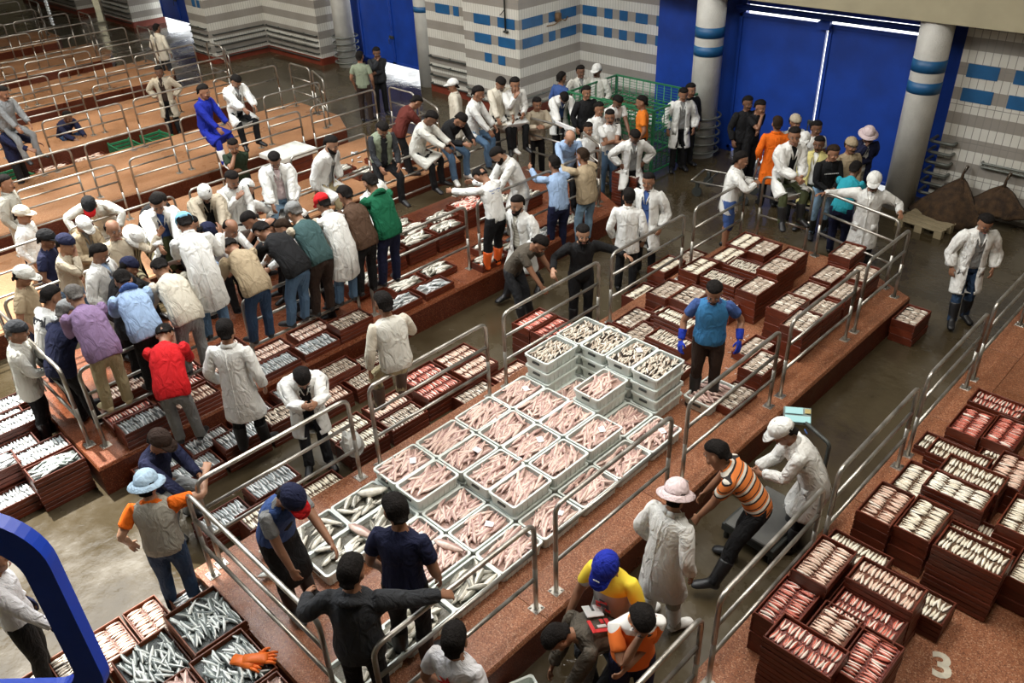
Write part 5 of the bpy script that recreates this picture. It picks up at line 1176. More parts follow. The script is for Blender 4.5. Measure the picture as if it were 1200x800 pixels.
# -- far end of the crowded platform
p('man in maroon jacket stooping at the far rail', 494, 113, 110, 'stoop', (('jacket', 'maroon'),), T('black'), S, 'black', None, P, 1.72, 1)
p('dark skinned man in cream white coat sitting turned right', 510, 126, 70, 'sit_bent', (('coat', 'offwhite'),), T('black'), S, 'black', None, P, 1.72, 2, lean=30, rail=('x', -11.62))
p('man in white cap and cream coat standing at the wall looking left', 529, 92, -90, 'stand', (('coat', 'cream'),), T('stone'), S, 'black', ('cap', 'white'), 0, 1.74, 1)
p('man in black leather jacket sitting bowed with white shoes', 545, 133, 45, 'sit_bent', (('jacket', 'black'),), T('jeans'), ('shoe', 'white'), 'black', None, P, 1.70, 1, lean=50, look=55, rail=('x', -11.62))
p('man in white coat and jeans sitting with head turned right', 563, 99, 75, 'sit', (('short_coat', 'white'),), T('jeans'), S, 'black', None, P, 1.74, 1, rail=('x', -11.62))
p('man in cream coat looking down at a yellow paper', 590, 107, 20, 'sit', (('coat', 'cream'),), T('black'), ('shoe', 'white'), 'black', None, P, 1.72, 1, look=45, rail=('y', 11.9))
p('man in white coat with cheek on his hand', 605, 104, 20, 'sit_chin', (('coat', 'white'),), T('black'), S, 'black', None, P, 1.72, 1, look=15, rail=('y', 11.9))
p('boy in beige jacket holding a black bag', 630, 114, 15, 'clasp', (('jacket', 'beige'),), T('black'), S, 'black', None, .2, 1.66, 1, handR=(.06, .28, 1.18), handL=(-.06, .28, 1.18))
p('man in white jacket over blue shirt bowing his head towards us', 663, 114, 10, 'rail', (('undershirt', 'blue'), ('coat_open', 'white')), T('black'), S, 'black', None, P, 1.76, 1, lean=44, look=70)
p('man in blue shirt by the tiled corner with back turned', 659, 83, 130, 'stand', (('shirt', 'blue'),), T('black'), S, 'black', None, 0, 1.72, 1)
p('man in white coat standing behind the black jacket by the wall', 681, 76, 15, 'stand', (('undershirt', 'grey'), ('coat_open', 'offwhite')), T('black'), S, 'black', None, 0, 1.76, 2)
p('man in white cap and white coat by the green cage', 699, 75, -30, 'stand', (('coat', 'offwhite'),), T('black'), S, 'black', ('cap', 'white'), 0, 1.76, 2)
p('man in black jacket in front of two white coats', 688, 100, 20, 'stand', (('jacket', 'black'),), T('black'), S, 'black', None, 0.1, 1.72, 1)
p('man in plain white shirt behind folded arms man', 703, 119, 30, 'stand', (('shirt', 'white'),), T('black'), S, 'black', None, 0.1, 1.70, 1)
p('man in white tee and jeans with folded arms', 715, 128, 15, 'crossed', (('tee', 'white'),), T('jeans'), S, 'black', None, 0, 1.76, 1, turn=-20)
p('dark haired boy half hidden by a white board', 690, 143, 20, 'stand', (('tee', 'white'),), T('black'), S, 'black', None, 0, 1.64, 1)
p('man in white tee with black print by the cage', 727, 114, 20, 'stoop', (('tee', 'white'),), T('black'), S, 'black', None, 0, 1.76, 2, lean=18, look=40)
p('man in orange red tee standing against the cage', 751, 111, -100, 'stand', (('tee', 'orange'),), T('black'), S, 'black', None, 0, 1.76, 1)
p('bald man in blue shirt leaning towards us on the rail', 669, 157, 5, 'rail', (('shirt', 'lightblue'),), T('black'), S, 'bald_grey', None, P, 1.72, 0, lean=34, look=45)
p('man in light blue shirt with back turned leaning on rail', 648, 181, -160, 'rail', (('shirt', 'lightblue'),), T('navy'), S, 'black', None, .1, 1.76, 1, lean=16, handR=(.25, .42, 1.40), handL=(-.25, .42, 1.40))
p('man in tan jacket and jeans with back turned leaning on rail', 681, 172, -150, 'rail', (('jacket', 'tan'),), T('lightjeans'), S, 'brown', None, .1, 1.76, 1, lean=12, handR=(.25, .42, 1.40), handL=(-.25, .42, 1.40))
p('man in white jacket over grey shirt sitting with hands on hips', 746, 155, 5, 'sit', (('undershirt', 'grey'), ('coat_open', 'white')), T('black'), S, 'black', None, 0, 1.74, 2, hip=.95, lean=14, look=40, handR=(.22, .06, 1.05), handL=(-.22, .06, 1.05), elbowR=(1, -.3, 0), elbowL=(-1, -.3, 0), footR=(.2, .4, .12), footL=(-.2, .4, .12))
p('man in open white coat standing by round pillar', 802, 103, 0, 'relaxed', (('undershirt', 'grey'), ('coat_open', 'white')), T('black'), S, 'black', None, 0, 1.76, 1, look=18)
p('man in black jacket behind the white coat at round pillar', 811, 97, 20, 'stand', (('jacket', 'black'),), T('black'), S, 'black', None, 0, 1.76, 1)
p('man in white coat bowing left over the red fish pile', 575, 176, -70, 'stoop', (('coat', 'white'),), T('black'), S, 'black', None, P, 1.76, 0, lean=30, beard='black')
p('man in white shirt and bright orange boots leaning on the rail', 577, 212, NX, 'rail', (('shirt', 'white'),), T('black'), ('boot', 'bootorange'), 'black', None, PH, 1.78, 1, at_xy=(-8.93, 8.30), lean=20, look=70, handR=(.15, .50, 1.26), handL=(-.30, .48, 1.26))
p('man in open white coat and brown trousers striding to the left', 604, 229, -40, 'walk', (('undershirt', 'checked'), ('coat_open', 'white')), T('darkbrown'), B, 'black', None, 0, 1.78, 0, beard='black')
p('man in dark olive tee bending over stacked red fish crates', 641, 280, 60, 'bend', (('tee', 'warmgrey'),), T('darkgrey'), B, 'black', None, 0, 1.74, 1, lean=48, look=50)
p('man in black shirt stretching one arm to the rail', 684, 264, 5, 'spread', (('shirt', 'black'),), T('black'), B, 'black', None, 0, 1.74, 0, handR=(.45, .25, 1.15), handL=(-.58, .28, 1.30), beard='black')
p('man in white smock with back turned in the far aisle', 737, 219, 160, 'stand', (('short_coat', 'white'),), T('black'), S, 'black', None, 0, 1.74, 1, turn=20)
p('man in white coat over blue shirt talking in the far aisle', 760, 202, -25, 'stand', (('undershirt', 'blue'), ('coat_open', 'white')), T('black'), S, 'black', None, 0, 1.78, 1)
# -- round the far end of the middle platform
p('man in white smock and blue shorts at the far left rail', 872, 177, 80, 'clasp', (('short_coat', 'white'),), ('shorts', 'blue'), S, 'black', None, 0.25, 1.72, 1, handR=(.1, .36, 1.25), handL=(-.05, .34, 1.2))
p('thin man in black standing in the gate shadow', 878, 112, 10, 'stand', (('jacket', 'black'),), T('black'), S, 'black', None, 0, 1.76, 2)
p('man in black with hand on his mouth by the gate', 894, 117, 30, 'chin', (('tee', 'black'),), T('black'), S, 'black', None, 0, 1.74, 1)
p('man in orange tunic with his back to us by the gate', 912, 135, 170, 'stand', (('coat', 'brightorange'),), T('black'), S, 'brown', None, 0, 1.74, 1)
p('man in tan knit cap and white coat by the gate', 934, 134, 10, 'stand', (('coat', 'white'),), T('black'), S, 'black', ('skullcap', 'beige'), 0, 1.74, 1)
p('dark man in white cap between the seated coat and yellow shirt', 944, 155, -20, 'stand', (('tee', 'white'),), T('black'), S, 'black', ('cap', 'white'), 0, 1.66, 2)
p('man in white tee behind the yellow shirt', 959, 141, 10, 'stand', (('tee', 'white'),), T('black'), S, 'black', None, 0, 1.74, 2)
p('man in yellow shirt over white tee at the far rail', 961, 159, -30, 'stand', (('undershirt', 'white'), ('coat_open', 'paleyellow')), T('darkgreen'), S, 'black', None, 0, 1.74, 2)
p('man in white coat sitting on the far end rail', 931, 160, 15, 'sit', (('undershirt', 'black'), ('coat_open', 'white')), T('olive'), B, 'black', None, P, 1.74, 1, look=10, turn=-30, handR=(.05, .40, 1.30), handL=(-.05, .40, 1.30), rail=('y', 12.05))
p('man in black lettered sweatshirt and pale jeans on middle platform end', 980, 170, 5, 'clasp', (('shirt', 'black'),), T('lightjeans'), B, 'brown', None, P, 1.72, 1, turn=15, handR=(.06, .26, 1.0))
p('man in tan jacket leaning close behind the black sweatshirt', 1000, 161, 10, 'stand', (('jacket', 'tan'),), T('black'), S, 'brown', ('skullcap', 'tan'), 0, 1.72, 1)
p('man in turquoise shirt bending behind the far rail', 1006, 188, 140, 'rail', (('shirt', 'turquoise'),), T('navy'), S, 'black', None, 0, 1.70, 2, lean=34)
p('man in pink bucket hat and navy jacket holding his face', 1020, 149, -10, 'chin', (('undershirt', 'white'), ('coat_open', 'navy')), T('stone'), S, 'black', ('bucket', 'pink'), 0, 1.74, 2)
p('man in white cap and white coat with arms spread on far rails', 1026, 203, -25, 'spread', (('coat', 'white'),), T('black'), B, 'black', ('cap', 'white'), 0.1, 1.76, 1, handR=(.66, .14, 1.34), handL=(-.45, .22, 1.22))
p('man in open white coat and jeans walking in the right aisle', 1160, 253, -10, 'relaxed', (('undershirt', 'grey'), ('coat_open', 'white')), T('darkjeans'), ('boot', 'black'), 'black', None, 0, 1.74, 1, look=25, footR=(.12, .20, .085))
p('man in white shirt and dark gloves seen through blue hoop', -14, 640, 120, 'stand', (('shirt', 'cotton'),), T('black'), S, 'black', None, 0, 1.74, 1, handR=(.30, .30, .85), gloves='navy')
p('man in pale green shirt and brown trousers standing before far blue gate', 421, 59, 170, 'stand', (('tee', 'sage'),), T('darkbrown'), S, 'black', None, 0, 1.74, 1)
p('man in dark jacket talking beside pale green shirt at far gate', 441, 55, 20, 'chin', (('jacket', 'darkgrey'),), T('black'), S, 'black', None, 0, 1.76, 2)
# ------------------------------------------------------------------ weighing scale, cage, nets, hoop and other single things
# weighing scale
e = thing('weighing_scale', 'platform weighing scale with lit display on a bent pole', 'scale', (-2.78, 6.42, 0), math.radians(-2))
M_GREYSTEEL = plain('brushed_steel_plate', (.14, .14, .13), .45, .5, .2, 4, .1, 60)
q = MB(); q.bbox(-.27, .27, -.40, .40, .22, .26, .012); q.build('weighing_plate', M_GREYSTEEL, e)
q = MB(); q.bbox(-.31, .31, -.39, .39, .12, .22, .01)
q.build('base', M_DARKPIPE, e)
for sx in (-1, 1):
    for sy in (-1, 1): MB().tube([(sx*.27, sy*.34, 0), (sx*.27, sy*.34, .125)], .03, 8).build('foot', M_DARKPIPE, e, True)
q = MB(); q.tube(bent([(.22, .34, .16), (.27, .53, .16), (.27, .53, 1.08), (-.10, .60, 1.16)], .05), .022, 8); q.build('pole', M_DARKPIPE, e, True)
dsp = MB(); dsp.bbox(-.14, .14, -.09, .09, 0, .06, .015); d = dsp.build('display', plain('display_case', (.20, .26, .25), .4, 0, .1), e); d.location = (-.17, .62, 1.15); d.rotation_euler = (math.radians(38), 0, math.radians(35))
em, nt, b_, new, lk = nodes('lit_screen'); b_.inputs['Base Color'].default_value = (.25, .45, .45, 1); b_.inputs['Emission Color'].default_value = (.35, .65, .68, 1); b_.inputs['Emission Strength'].default_value = .35
for k, (x0, x1, y0, y1) in enumerate(((-.13, .05, .01, .08), (-.13, .13, -.08, -.01))): MB().bbox(x0, x1, y0, y1, .07, .076, .002).build('screen', em, d)
MB().bbox(.07, .13, .02, .07, .07, .078, .002).build('keypad', plain('keypad', (.45, .36, .12), .5), d)

# big green wire cage by the tiled corner
M_GREEN = plain('green_cage_paint', (.03, .20, .085), .45, .2, .25, 8, .1)
e = thing('wire_cage', 'large green wire mesh cage standing by the tiled wall', 'cage', (-11.0, 14.75, 0), 0)
cw, cd, chh = 1.15, .85, 1.45
for x in (-cw, cw):
    for y in (-cd, cd): MB().bbox(x-.025, x+.025, y-.025, y+.025, 0, chh, .004).build('corner_post', M_GREEN, e)
for z in (.12, .55, .98, chh-.02):
    q = MB()
    for y in (-cd, cd): q.bbox(-cw, cw, y-.018, y+.018, z-.018, z+.018, .004)
    for x in (-cw, cw): q.bbox(x-.018, x+.018, -cd, cd, z-.018, z+.018, .004)
    q.build('frame_bar', M_GREEN, e)
for y in (-cd, cd):
    for k in range(1, 12): x = -cw+2*cw*k/12; MB().tube([(x, y, .12), (x, y, chh-.02)], .011, 5).build('upright_wire', M_GREEN, e, True)
for x in (-cw, cw):
    for k in range(1, 9): y = -cd+2*cd*k/9; MB().tube([(x, y, .12), (x, y, chh-.02)], .011, 5).build('upright_wire', M_GREEN, e, True)
q = MB()
for k in range(22): z = .15+k*.06; [q.tube([(-cw, y, z), (cw, y, z)], .005, 4) for y in (-cd, cd)]; [q.tube([(x, -cd, z), (x, cd, z)], .005, 4) for x in (-cw, cw)]
tag(q.build('fine_mesh', M_GREEN, e), kind='stuff')
q = MB()
for k in range(14): q.tube([(-cw+2*cw*k/13, -cd, 1.05), (-cw+2*cw*k/13, cd, 1.05)], .012, 5)
for k in range(9): q.tube([(-cw, -cd+2*cd*k/8, 1.06), (cw, -cd+2*cd*k/8, 1.06)], .012, 5)
q.build('shelf_mesh', M_GREEN, e)

# brown nets hung on the tiled wall over a pale pallet
M_NET = plain('brown_net', (.075, .040, .016), .95, 0, .5, 9, 1.0, 45, None, (.022, .012, .006))
def hung(x, w, ztop, zbot, sag, label):
    e = thing('fishing_net', label, 'net', (x, 16.05, 0), 0, 'nets hung on the right wall')
    q = MB(); n = 17; R = []
    for k in range(13):
        t = k/12; hw = .035+(w-.035)*t**.8; z = ztop+(zbot-ztop)*t; row = []
        for i in range(n):
            u = i/(n-1)*2-1; row.append((hw*u, -.05-sag*math.sin(t*1.9)*(1-u*u*.55)+.04*noise.noise(Vector((u*4, t*5, x)))-.02*math.cos(u*14)*t, z+.10*t*(1-abs(u))*-.6+.03*noise.noise(Vector((u*3, t*3, x+9)))))
        R.append(row)
    v = [p for r in R for p in r]; f = [(k*n+i, k*n+i+1, (k+1)*n+i+1, (k+1)*n+i) for k in range(12) for i in range(n-1)]
    m2 = len(v); v += [(a, b+.035, c) for a, b, c in v]; f += [tuple(j+m2 for j in reversed(ff)) for ff in f]
    for i in range(n-1): f += [(12*n+i, 12*n+i+1, m2+12*n+i+1, m2+12*n+i), (i+1, i, m2+i, m2+i+1)]
    for k in range(12): f += [((k+1)*n, k*n, m2+k*n, m2+(k+1)*n), (k*n+n-1, (k+1)*n+n-1, m2+(k+1)*n+n-1, m2+k*n+n-1)]
    q.add(v, f); q.build('netting', M_NET, e, True)
    q = MB(); q.tube([(0, -.045, ztop-.04), (0, -.04, ztop+.10), (.02, .05, ztop+.22)], [.035, .022, .03], 7); q.build('gathered_neck', M_NET, e, True)
    q = MB(); q.tube(bent([(.02, .09, ztop+.22), (.02, -.02, ztop+.22), (.02, -.03, ztop+.15)], .02), .010, 6); q.build('hook', M_STEEL, e, True)
hung(-4.42, .72, .70, .05, .80, 'large brown fishing net hung over a pale pallet by the wall')
hung(-3.70, .62, .74, .30, .36, 'smaller brown net hung on the wall right of the larger net')
e = thing('pallet', 'pale plastic pallet on the floor under the brown net', 'pallet', (-4.55, 15.2, 0), math.radians(-6))
M_PALLET = plain('pale_pallet', (.27, .22, .13), .7)
for k in range(5): MB().bbox(-.42, .42, -.40+k*.17, -.27+k*.17, .12, .15, .006).build('deck_board', M_PALLET, e)
for sx in (-.36, 0, .36):
    for sy in (-.35, 0, .36): MB().bbox(sx-.07, sx+.07, sy-.05, sy+.05, 0, .12, .006).build('block', M_PALLET, e)

# blue hoop on a post close to the viewer
e = thing('blue_hoop', 'broad blue painted steel hoop on a post at lower left', 'hoop', FH*2.2+RH*-2.35, math.atan2(RH.y, RH.x))
M_HOOP = plain('hoop_paint', (.008, .06, .55), .4, 0, .12, 3, .05, 20)
def rounded(x1, z0, z1, r):
    o = [(-.55, z0)]
    for k in range(11): a = math.radians(-90+9*k); o.append((x1-r+r*math.cos(a), z0+r+r*math.sin(a)))
    for k in range(11): a = math.radians(9*k); o.append((x1-r*1.25+r*1.25*math.cos(a), z1-r*1.25+r*1.25*math.sin(a)))
    return o+[(-.55, z1)]
oc = rounded(.595, -.11, .98, .20); ic = rounded(.485, .0, .84, .13)
q = MB(); v = []
for y in (-.03, .03):
    v += [(a, y, b+3.68) for a, b in oc]+[(a, y, b+3.68) for a, b in ic]
n = len(oc); f = []
for k in range(n-1):
    f += [(k, k+1, n+k+1, n+k), (2*n+k+1, 2*n+k, 3*n+k, 3*n+k+1), (k+1, k, 2*n+k, 2*n+k+1), (n+k, n+k+1, 3*n+k+1, 3*n+k)]
f += [(0, n, 3*n, 2*n), (n-1, 3*n-1, 4*n-1, 2*n-1)]
q.add(v, f); q.build('hoop_plate', M_HOOP, e)
q = MB(); q.bbox(-.60, -.52, -.04, .04, 0, 4.7, .01); q.build('post', M_HOOP, e)
q = MB(); q.bbox(-.70, -.42, -.14, .14, 0, .02, .005); q.build('foot_plate', M_HOOP, e)

# painted number on the right platform
M_PAINT = plain('white_floor_paint', (.60, .56, .45), .7, 0, .25, 12, .1)
def lettering(txt, size, mat, name, parent=None, depth=.001, bold=.0):
    cu = bpy.data.curves.new(name, 'FONT'); cu.body = txt; cu.size = size; cu.extrude = depth; cu.align_x = 'CENTER'; cu.align_y = 'CENTER'; cu.offset = bold; cu.resolution_u = 3
    o = bpy.data.objects.new(name, cu); dg = bpy.context.evaluated_depsgraph_get(); COL.objects.link(o)
    dg.update(); me = bpy.data.meshes.new_from_object(o.evaluated_get(bpy.context.evaluated_depsgraph_get())); bpy.data.objects.remove(o)
    me.materials.clear(); me.materials.append(mat); return link(name, me, parent)
n3 = lettering('3', .36, M_PAINT, 'painted_number', None, .001, .012); n3.location = at(1104, 781, PH+.003); n3.rotation_euler = (0, 0, math.atan2(RH.y, RH.x)+math.radians(-22))
tag(n3, 'pale number 3 painted on the right platform floor', 'number')

# writing and prints carried on clothes: set on the posed chest
def on_chest(label, build):
    for e, B, sc in PEOPLE:
        if e['label'] == label:
            R, Tv = B['chest']; o, ml = build(e); M = Matrix([list(R[i])+[Tv[i]*sc] for i in range(3)]+[[0, 0, 0, 1]])
            o.matrix_basis = M @ ml; return o
M_INK = plain('black_ink', (.02, .02, .025), .8, bump=0); M_WINK = plain('white_ink', (.62, .62, .60), .8, bump=0); M_RINK = plain('red_ink', (.55, .03, .03), .8, bump=0); M_BINK = plain('blue_ink', (.05, .12, .35), .8, bump=0)
def back_text(txt, size, mat, z=1.33, y=-.152, x=0.0, name='lettering', front=False, bold=.003):
    def f(e):
        o = lettering(txt, size, mat, name, e, .004, bold)
        return o, Matrix.Translation((x, -y if front else y, z)) @ Matrix.Rotation(math.pi if front else 0, 4, 'Z') @ Matrix.Rotation(math.radians(90), 4, 'X')
    return f
on_chest('man in white shirt lettered on its back leaning on near end rail', back_text('tral', .17, M_INK, 1.34, -.136, .02))
def star(e):
    q = MB(); pts = []
    for k in range(16): r = .10 if k % 2 == 0 else .045; pts.append((r*math.cos(k*math.pi/8), r*math.sin(k*math.pi/8)))
    q.prism(pts, 0, .006); return q.build('red_print', M_RINK, e), Matrix.Translation((0, -.136, 1.27)) @ Matrix.Rotation(math.radians(90), 4, 'X')
on_chest('man in white tee with red print on its back at bottom edge', star)
def blot(mat, cells, y, z, name, front=False, s=.05):
    def f(e):
        q = MB()
        for a, b, w, h in cells: q.bbox(a*s, (a+w)*s, b*s, (b+h)*s, 0, .007, .002)
        return q.build(name, mat, e), Matrix.Translation((0, y, z)) @ Matrix.Rotation(math.pi if front else 0, 4, 'Z') @ Matrix.Rotation(math.radians(90), 4, 'X')
    return f
on_chest('man in dark grey sweatshirt with red and white print crouching by empty tub', blot(M_RINK, [(-3, 1.6, 2.6, .7), (-3, -1.6, .7, 3.6), (-3, -1.6, 2.6, .7), (-1.3, -.6, .9, .6)], -.176, 1.28, 'red_print'))
on_chest('man in dark grey sweatshirt with red and white print crouching by empty tub', blot(M_WINK, [(.2, -1.4, 1.2, 3.2), (1.2, -1.6, 1.5, 1.4), (1.3, .4, 1.4, 1.4), (-2.1, -.7, .6, 1.6)], -.176, 1.28, 'white_print'))
on_chest('man in black lettered sweatshirt and pale jeans on middle platform end', blot(M_WINK, [(-2.4+k*.52, -.18, .34, .36) for k in range(10)], .138, 1.29, 'white_lettering', True))
on_chest('man in white tee with black print by the cage', blot(M_INK, [(-1.6, .2, .6, 1.4), (-.7, -.4, .5, 1.6), (.1, .1, .6, 1.2), (.9, -.5, .5, 1.5), (-1.3, -1.6, 2.4, .4)], .139, 1.25, 'black_print', True))
on_chest('man in white shirt and bright orange boots leaning on the rail', blot(M_BINK, [(-2.2+k*.5, 1.2-.1*(k % 3), .3, .3) for k in range(9)]+[(-1.6+k*.4, .3, .28, .22) for k in range(8)], -.136, 1.33, 'blue_lettering'))
on_chest('man in blue cap and yellow and grey tee walking past the rail', blot(M_RINK, [(-1.4, -1.2, .9, 1.3), (.3, -1.5, 1.0, .5), (-.6, .2, 1.3, .5)], .140, 1.20, 'red_print', True))
on_chest('man in blue cap and yellow and grey tee walking past the rail', blot(M_INK, [(-1.0, -.6, 1.8, .5), (.5, -1.0, .5, 1.2), (-.7, .7, 1.0, .3)], .141, 1.20, 'dark_print', True))
on_chest('man in white cap and long white coat stooping at the weighing scale', blot(M_BINK, [(1.6, 1.6, .4, .9), (1.35, 1.9, .9, .35)], -.146, 1.32, 'blue_mark', False, .06))
def head_mark(label, mat, cells, y, z, s, name):
    for e, B, sc in PEOPLE:
        if e['label'] == label:
            R, Tv = B['head']; q = MB()
            for a, b, w, h in cells: q.bbox(a*s, (a+w)*s, b*s, (b+h)*s, 0, .005, .001)
            o = q.build(name, mat, e); M = Matrix([list(R[i])+[Tv[i]*sc] for i in range(3)]+[[0, 0, 0, 1]])
            o.matrix_basis = M @ Matrix.Translation((0, y, z)) @ Matrix.Rotation(math.pi, 4, 'Z') @ Matrix.Rotation(math.radians(75), 4, 'X')
head_mark('man in blue cap and yellow and grey tee walking past the rail', M_WINK, [(-1.6, 0, .8, 1), (-.5, 0, .8, 1), (.6, 0, .8, 1)], .138, 1.700, .018, 'cap_badge')

# ---- smaller loose things
M_ORANGE = plain('orange_rubber', (.80, .16, .015), .5, 0, .15, 10, .1)
zt = 4*(CH+.004)+CH*.66+.035
e = thing('rubber_glove', 'pair of orange rubber gloves lying on silver fish', 'glove', (-4.98, 1.52, zt), .5)
for k, (dx, dy, a) in enumerate(((0, 0, 0), (.09, .06, .35))):
    q = MB(); q.tube([(-.15, 0, .03), (-.06, 0, .035), (.02, 0, .03), (.06, 0, .028)], [(.028, .055), (.030, .052), (.030, .060), (.022, .056)], 10, ref=(0, 0, 1))
    for j, yy in enumerate((-.042, -.015, .013, .040)): q.tube([(.05, yy, .028), (.10, yy*1.25, .034), (.135, yy*1.4, .022)], [.016, .015, .010], 7)
    q.tube([(-.02, .05, .028), (.03, .095, .03), (.06, .105, .022)], [.018, .015, .010], 7)
    o = q.build('glove', M_ORANGE, e, True); o.location = (dx, dy, .012*k); o.rotation_euler = (0, 0, a)
# green plastic crates and fish boxes in the aisle of the third platform
def green_crate(x, y, rz, label):
    e = thing('green_crate', label, 'crate', (x, y, 0), rz, 'green crates in a far aisle')
    for s in (-1, 1):
        for k in range(4): MB().bbox(-.38, .38, s*.26-.012, s*.26+.012, .02+k*.085, .075+k*.085, .004).build('side_slat', M_GREEN, e); MB().bbox(s*.38-.012, s*.38+.012, -.26, .26, .02+k*.085, .075+k*.085, .004).build('end_slat', M_GREEN, e)
    for sx in (-1, 1):
        for sy in (-1, 1): MB().bbox(sx*.375-.02, sx*.375+.02, sy*.255-.02, sy*.255+.02, 0, .36, .004).build('corner_post', M_GREEN, e)
    q = MB()
    for k in range(7): q.box(-.37, .37, -.24+k*.075, -.20+k*.075, .03, .045)
    q.build('floor_slats', M_GREEN, e)
green_crate(-20.25, 4.65, .1, 'green slatted crate left of a fish box on far aisle floor')
green_crate(-20.2, 7.15, 0, 'green slatted crate nearer the wall in the far aisle')
green_crate(-20.15, 7.95, .1, 'green slatted crate farthest along the far aisle')
for i, (x, y) in enumerate(((-20.25, 5.45), (-20.25, 6.3))): stack(x, y, 'Y', 2, 0, 'pinkrow', 'broad, in far aisle, %s along' % nth(i), 'boxes in a far aisle', load='heap', n=60, L=.75, W=.5)
for i, (x, y, k) in enumerate(((-16.1, 9.3, 'pinkrow'), (-13.9, 9.5, 'mixed'), (-14.3, 10.2, 'mixed'), (-14.35, 9.2, 'mixed'), (-13.75, 10.5, 'mixed'), (-14.0, 7.2, 'sun'))): stack(x, y, 'Y', 1, 0.005 if i == 0 else PH+.008, k, 'far end of fish strewn platform, %s along' % nth(i), 'boxes on the second platform', load='heap', n=40)
# scattered bright fish and ice at the far end of the second platform
for k in range(90): put('sun', rnd.uniform(-15.2, -13.5), rnd.uniform(9.2, 11.2), PH+.006, rnd.uniform(0, 6.3), 0, 0, rnd.uniform(.8, 1.3))
for k in range(50): put('sun', rnd.uniform(-4.95, -4.3), rnd.uniform(7.3, 9.2), PH+.006, rnd.uniform(0, 6.3), 0, 0, rnd.uniform(.25, .4))
# white foam slabs on a stand by the second platform
e = thing('foam_slab', 'stained white foam slab laid on a crate stack by seated men', 'slab', (-15.0, 8.45, PH), math.radians(4))
q = MB(); q.bbox(-.36, .36, -.46, .46, .50, .60, .02); q.build('slab', plain('white_foam', (.62, .62, .56), .8, 0, .25, 6, .2), e)
for k in range(4): MB().bbox(-.30, .30, -.36, .36, k*.125, k*.125+.115, .008).build('box_under', M_RED, e)
# big single fish on the near tubs
def big_fish(x, y, z, a, kind, s, label):
    V, F, MI = FGEO[kind][0]; me = bpy.data.meshes.new('big_fish'); me.from_pydata((V*[s, s*1.5, s*1.2]).tolist(), [], F)
    for m in FK[kind][3]: me.materials.append(m)
    me.polygons.foreach_set('material_index', MI); me.polygons.foreach_set('use_smooth', [True]*len(F))
    o = link('big_fish', me); o.location = (x, y, z); o.rotation_euler = (0, 0, a); tag(o, label, 'fish', 'large single fish')
zt1 = TZ+TH
big_fish(-5.52, 3.15, zt1-.01, .2, 'hake', 1.6, 'large rosy fish lying across two near tubs')
big_fish(-4.30, 2.66, zt1-.01, 1.4, 'mixed', 1.7, 'large dark fish lying across the rightmost near tubs')
big_fish(-5.92, 3.60, zt1-.01, 1.0, 'mixed', 1.5, 'large mottled fish in the leftmost near tub')
big_fish(-4.72, 3.62, zt1-.01, .3, 'hake', 1.5, 'long rosy fish on the tub before the navy polo man')
big_fish(-6.05, 2.50, PH+.02, .9, 'mixed', 1.9, 'large grey fish on wet sheet behind near rail')
big_fish(-5.85, 2.32, PH+.02, 1.2, 'silver', 1.8, 'long silver fish on wet sheet behind near rail')
# crumpled clear bags
def bag(x, y, z, r, label, c=(.55, .55, .52)):
    q = MB(); q.ball((0, 0, r*.8), (r, r*.8, r), 14, 9); v = []
    for a in q.v:
        k = 1+.35*noise.noise(Vector(a)*(4/r*.5)+Vector((x, y, 0)))+.2*noise.noise(Vector(a)*(9/r*.5)); v.append((a[0]*k, a[1]*k, max(0, a[2]*k)))
    q.v = v; o = q.build('plastic_bag', plain('bag_film', c, .3, 0, .2, 10, .4), None); o.location = (x, y, z); tag(o, label, 'bag')
bag(-6.86, 3.98, .36, .16, 'crumpled white plastic bag beside man with clasped hands'); bag(-3.30, 6.78, 0, .15, 'crumpled plastic bag on the floor behind weighing scale', (.22, .20, .15))
# steel push cart by the gate
e = thing('push_cart', 'low dark steel cart on wheels parked before blue gate', 'cart', (-8.15, 14.1, 0), .2)
q = MB(); q.tube(bent([(-.6, -.35, .32), (.6, -.35, .32), (.6, .35, .32), (-.6, .35, .32), (-.6, -.35, .32)], .04), .02, 7); q.build('deck_frame', M_STEEL, e, True)
for k in range(5): MB().tube([(-.6+.3*k, -.35, .32), (-.6+.3*k, .35, .32)], .014, 6).build('cross_bar', M_DARKPIPE, e, True)
q = MB(); q.tube(bent([(.6, -.3, .32), (.68, -.3, 1.02), (.68, .3, 1.02), (.6, .3, .32)], .08), .02, 7); q.build('push_handle', M_STEEL, e, True)
for sx in (-.48, .48):
    for sy in (-.3, .3): MB().tube([(sx, sy-.025, .10), (sx, sy+.025, .10)], .10, 14).build('wheel', M_DARKPIPE, e); MB().bbox(sx-.03, sx+.03, sy-.04, sy+.04, .19, .31, .005).build('fork', M_DARKPIPE, e)
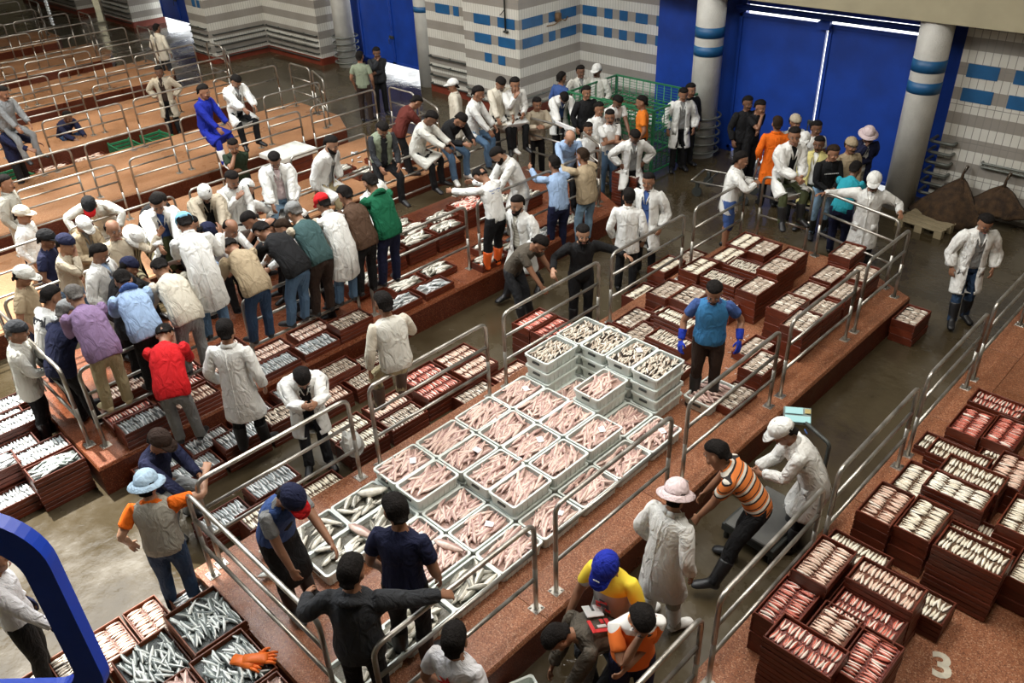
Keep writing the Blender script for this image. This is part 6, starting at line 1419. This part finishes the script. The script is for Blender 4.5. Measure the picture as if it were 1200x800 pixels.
# pipes and bracket on the tiled block
q = MB(); q.tube([(-15.21, 15.05, 2.12), (-15.21, 15.05, 4.6)], .022, 7); q.tube(bent([(-15.21, 15.04, 2.62), (-15.33, 15.03, 2.50), (-15.42, 15.08, 2.48)], .03), .010, 6); q.bbox(-15.27, -15.15, 15.03, 15.10, 2.08, 2.13, .008); tag(q.build('wall_cable', M_DARKPIPE, None, True), 'dark cable pipe hanging down the tiled block', 'pipe')
q = MB(); q.tube(bent([(-14.80, 16.1, 2.10), (-14.70, 16.3, 2.12), (-14.66, 16.5, 2.22), (-14.70, 16.7, 2.14), (-14.80, 16.9, 2.20)], .05), .016, 6); q.bbox(-14.80, -14.70, 16.40, 16.55, 2.16, 2.36, .01); tag(q.build('wall_bracket', plain('rusty_iron', (.16, .09, .04), .7), None, True), 'rusty bracket with hoses on the tiled wall face', 'bracket')
# crates under the man sitting with hands on hips
for e_, B_, s_ in list(PEOPLE):
    if e_['label'].startswith('man in white jacket over grey shirt sitting'):
        v_ = Matrix.Rotation(e_.rotation_euler.z, 3, 'Z')@Vector((0, -.10, 0)); stack(e_.location.x+v_.x, e_.location.y+v_.y, 'X', 7, 0, 'greyrow', 'under seated white jacket man', 'crates on the floor', 1)
# white board held by the far rail
e = tag(MB().bbox(-.30, .30, -.02, .02, 0, .07, .006).build('white_board', plain('white_board', (.7, .7, .68), .6)), 'white narrow board lying across the far rail by the boy', 'board'); e.location = (-10.45, 11.86, RT+.0); e.rotation_euler = (0, 0, -.2)
# added pale strip standing in for a dashed streak of daylight, upper left
e = thing('light_streak', 'bright dashed strip standing in for a streak of daylight at upper left', 'light streak', (-33.2, 10.5, 0), 0)
for k in range(40): MB().bbox(-.09, .09, -.03, .03, .9+k*.09, .965+k*.09, .008).build('link', M_CHAIN if 'M_CHAIN' in globals() else globals().setdefault('M_CHAIN', plain('pale_streak', (.85, .92, 1), .3, 0)), e)
MB().tube([(0, 0, 0), (0, 0, 4.6)], .012, 6).build('cord', M_STEEL, e)
mass_out()
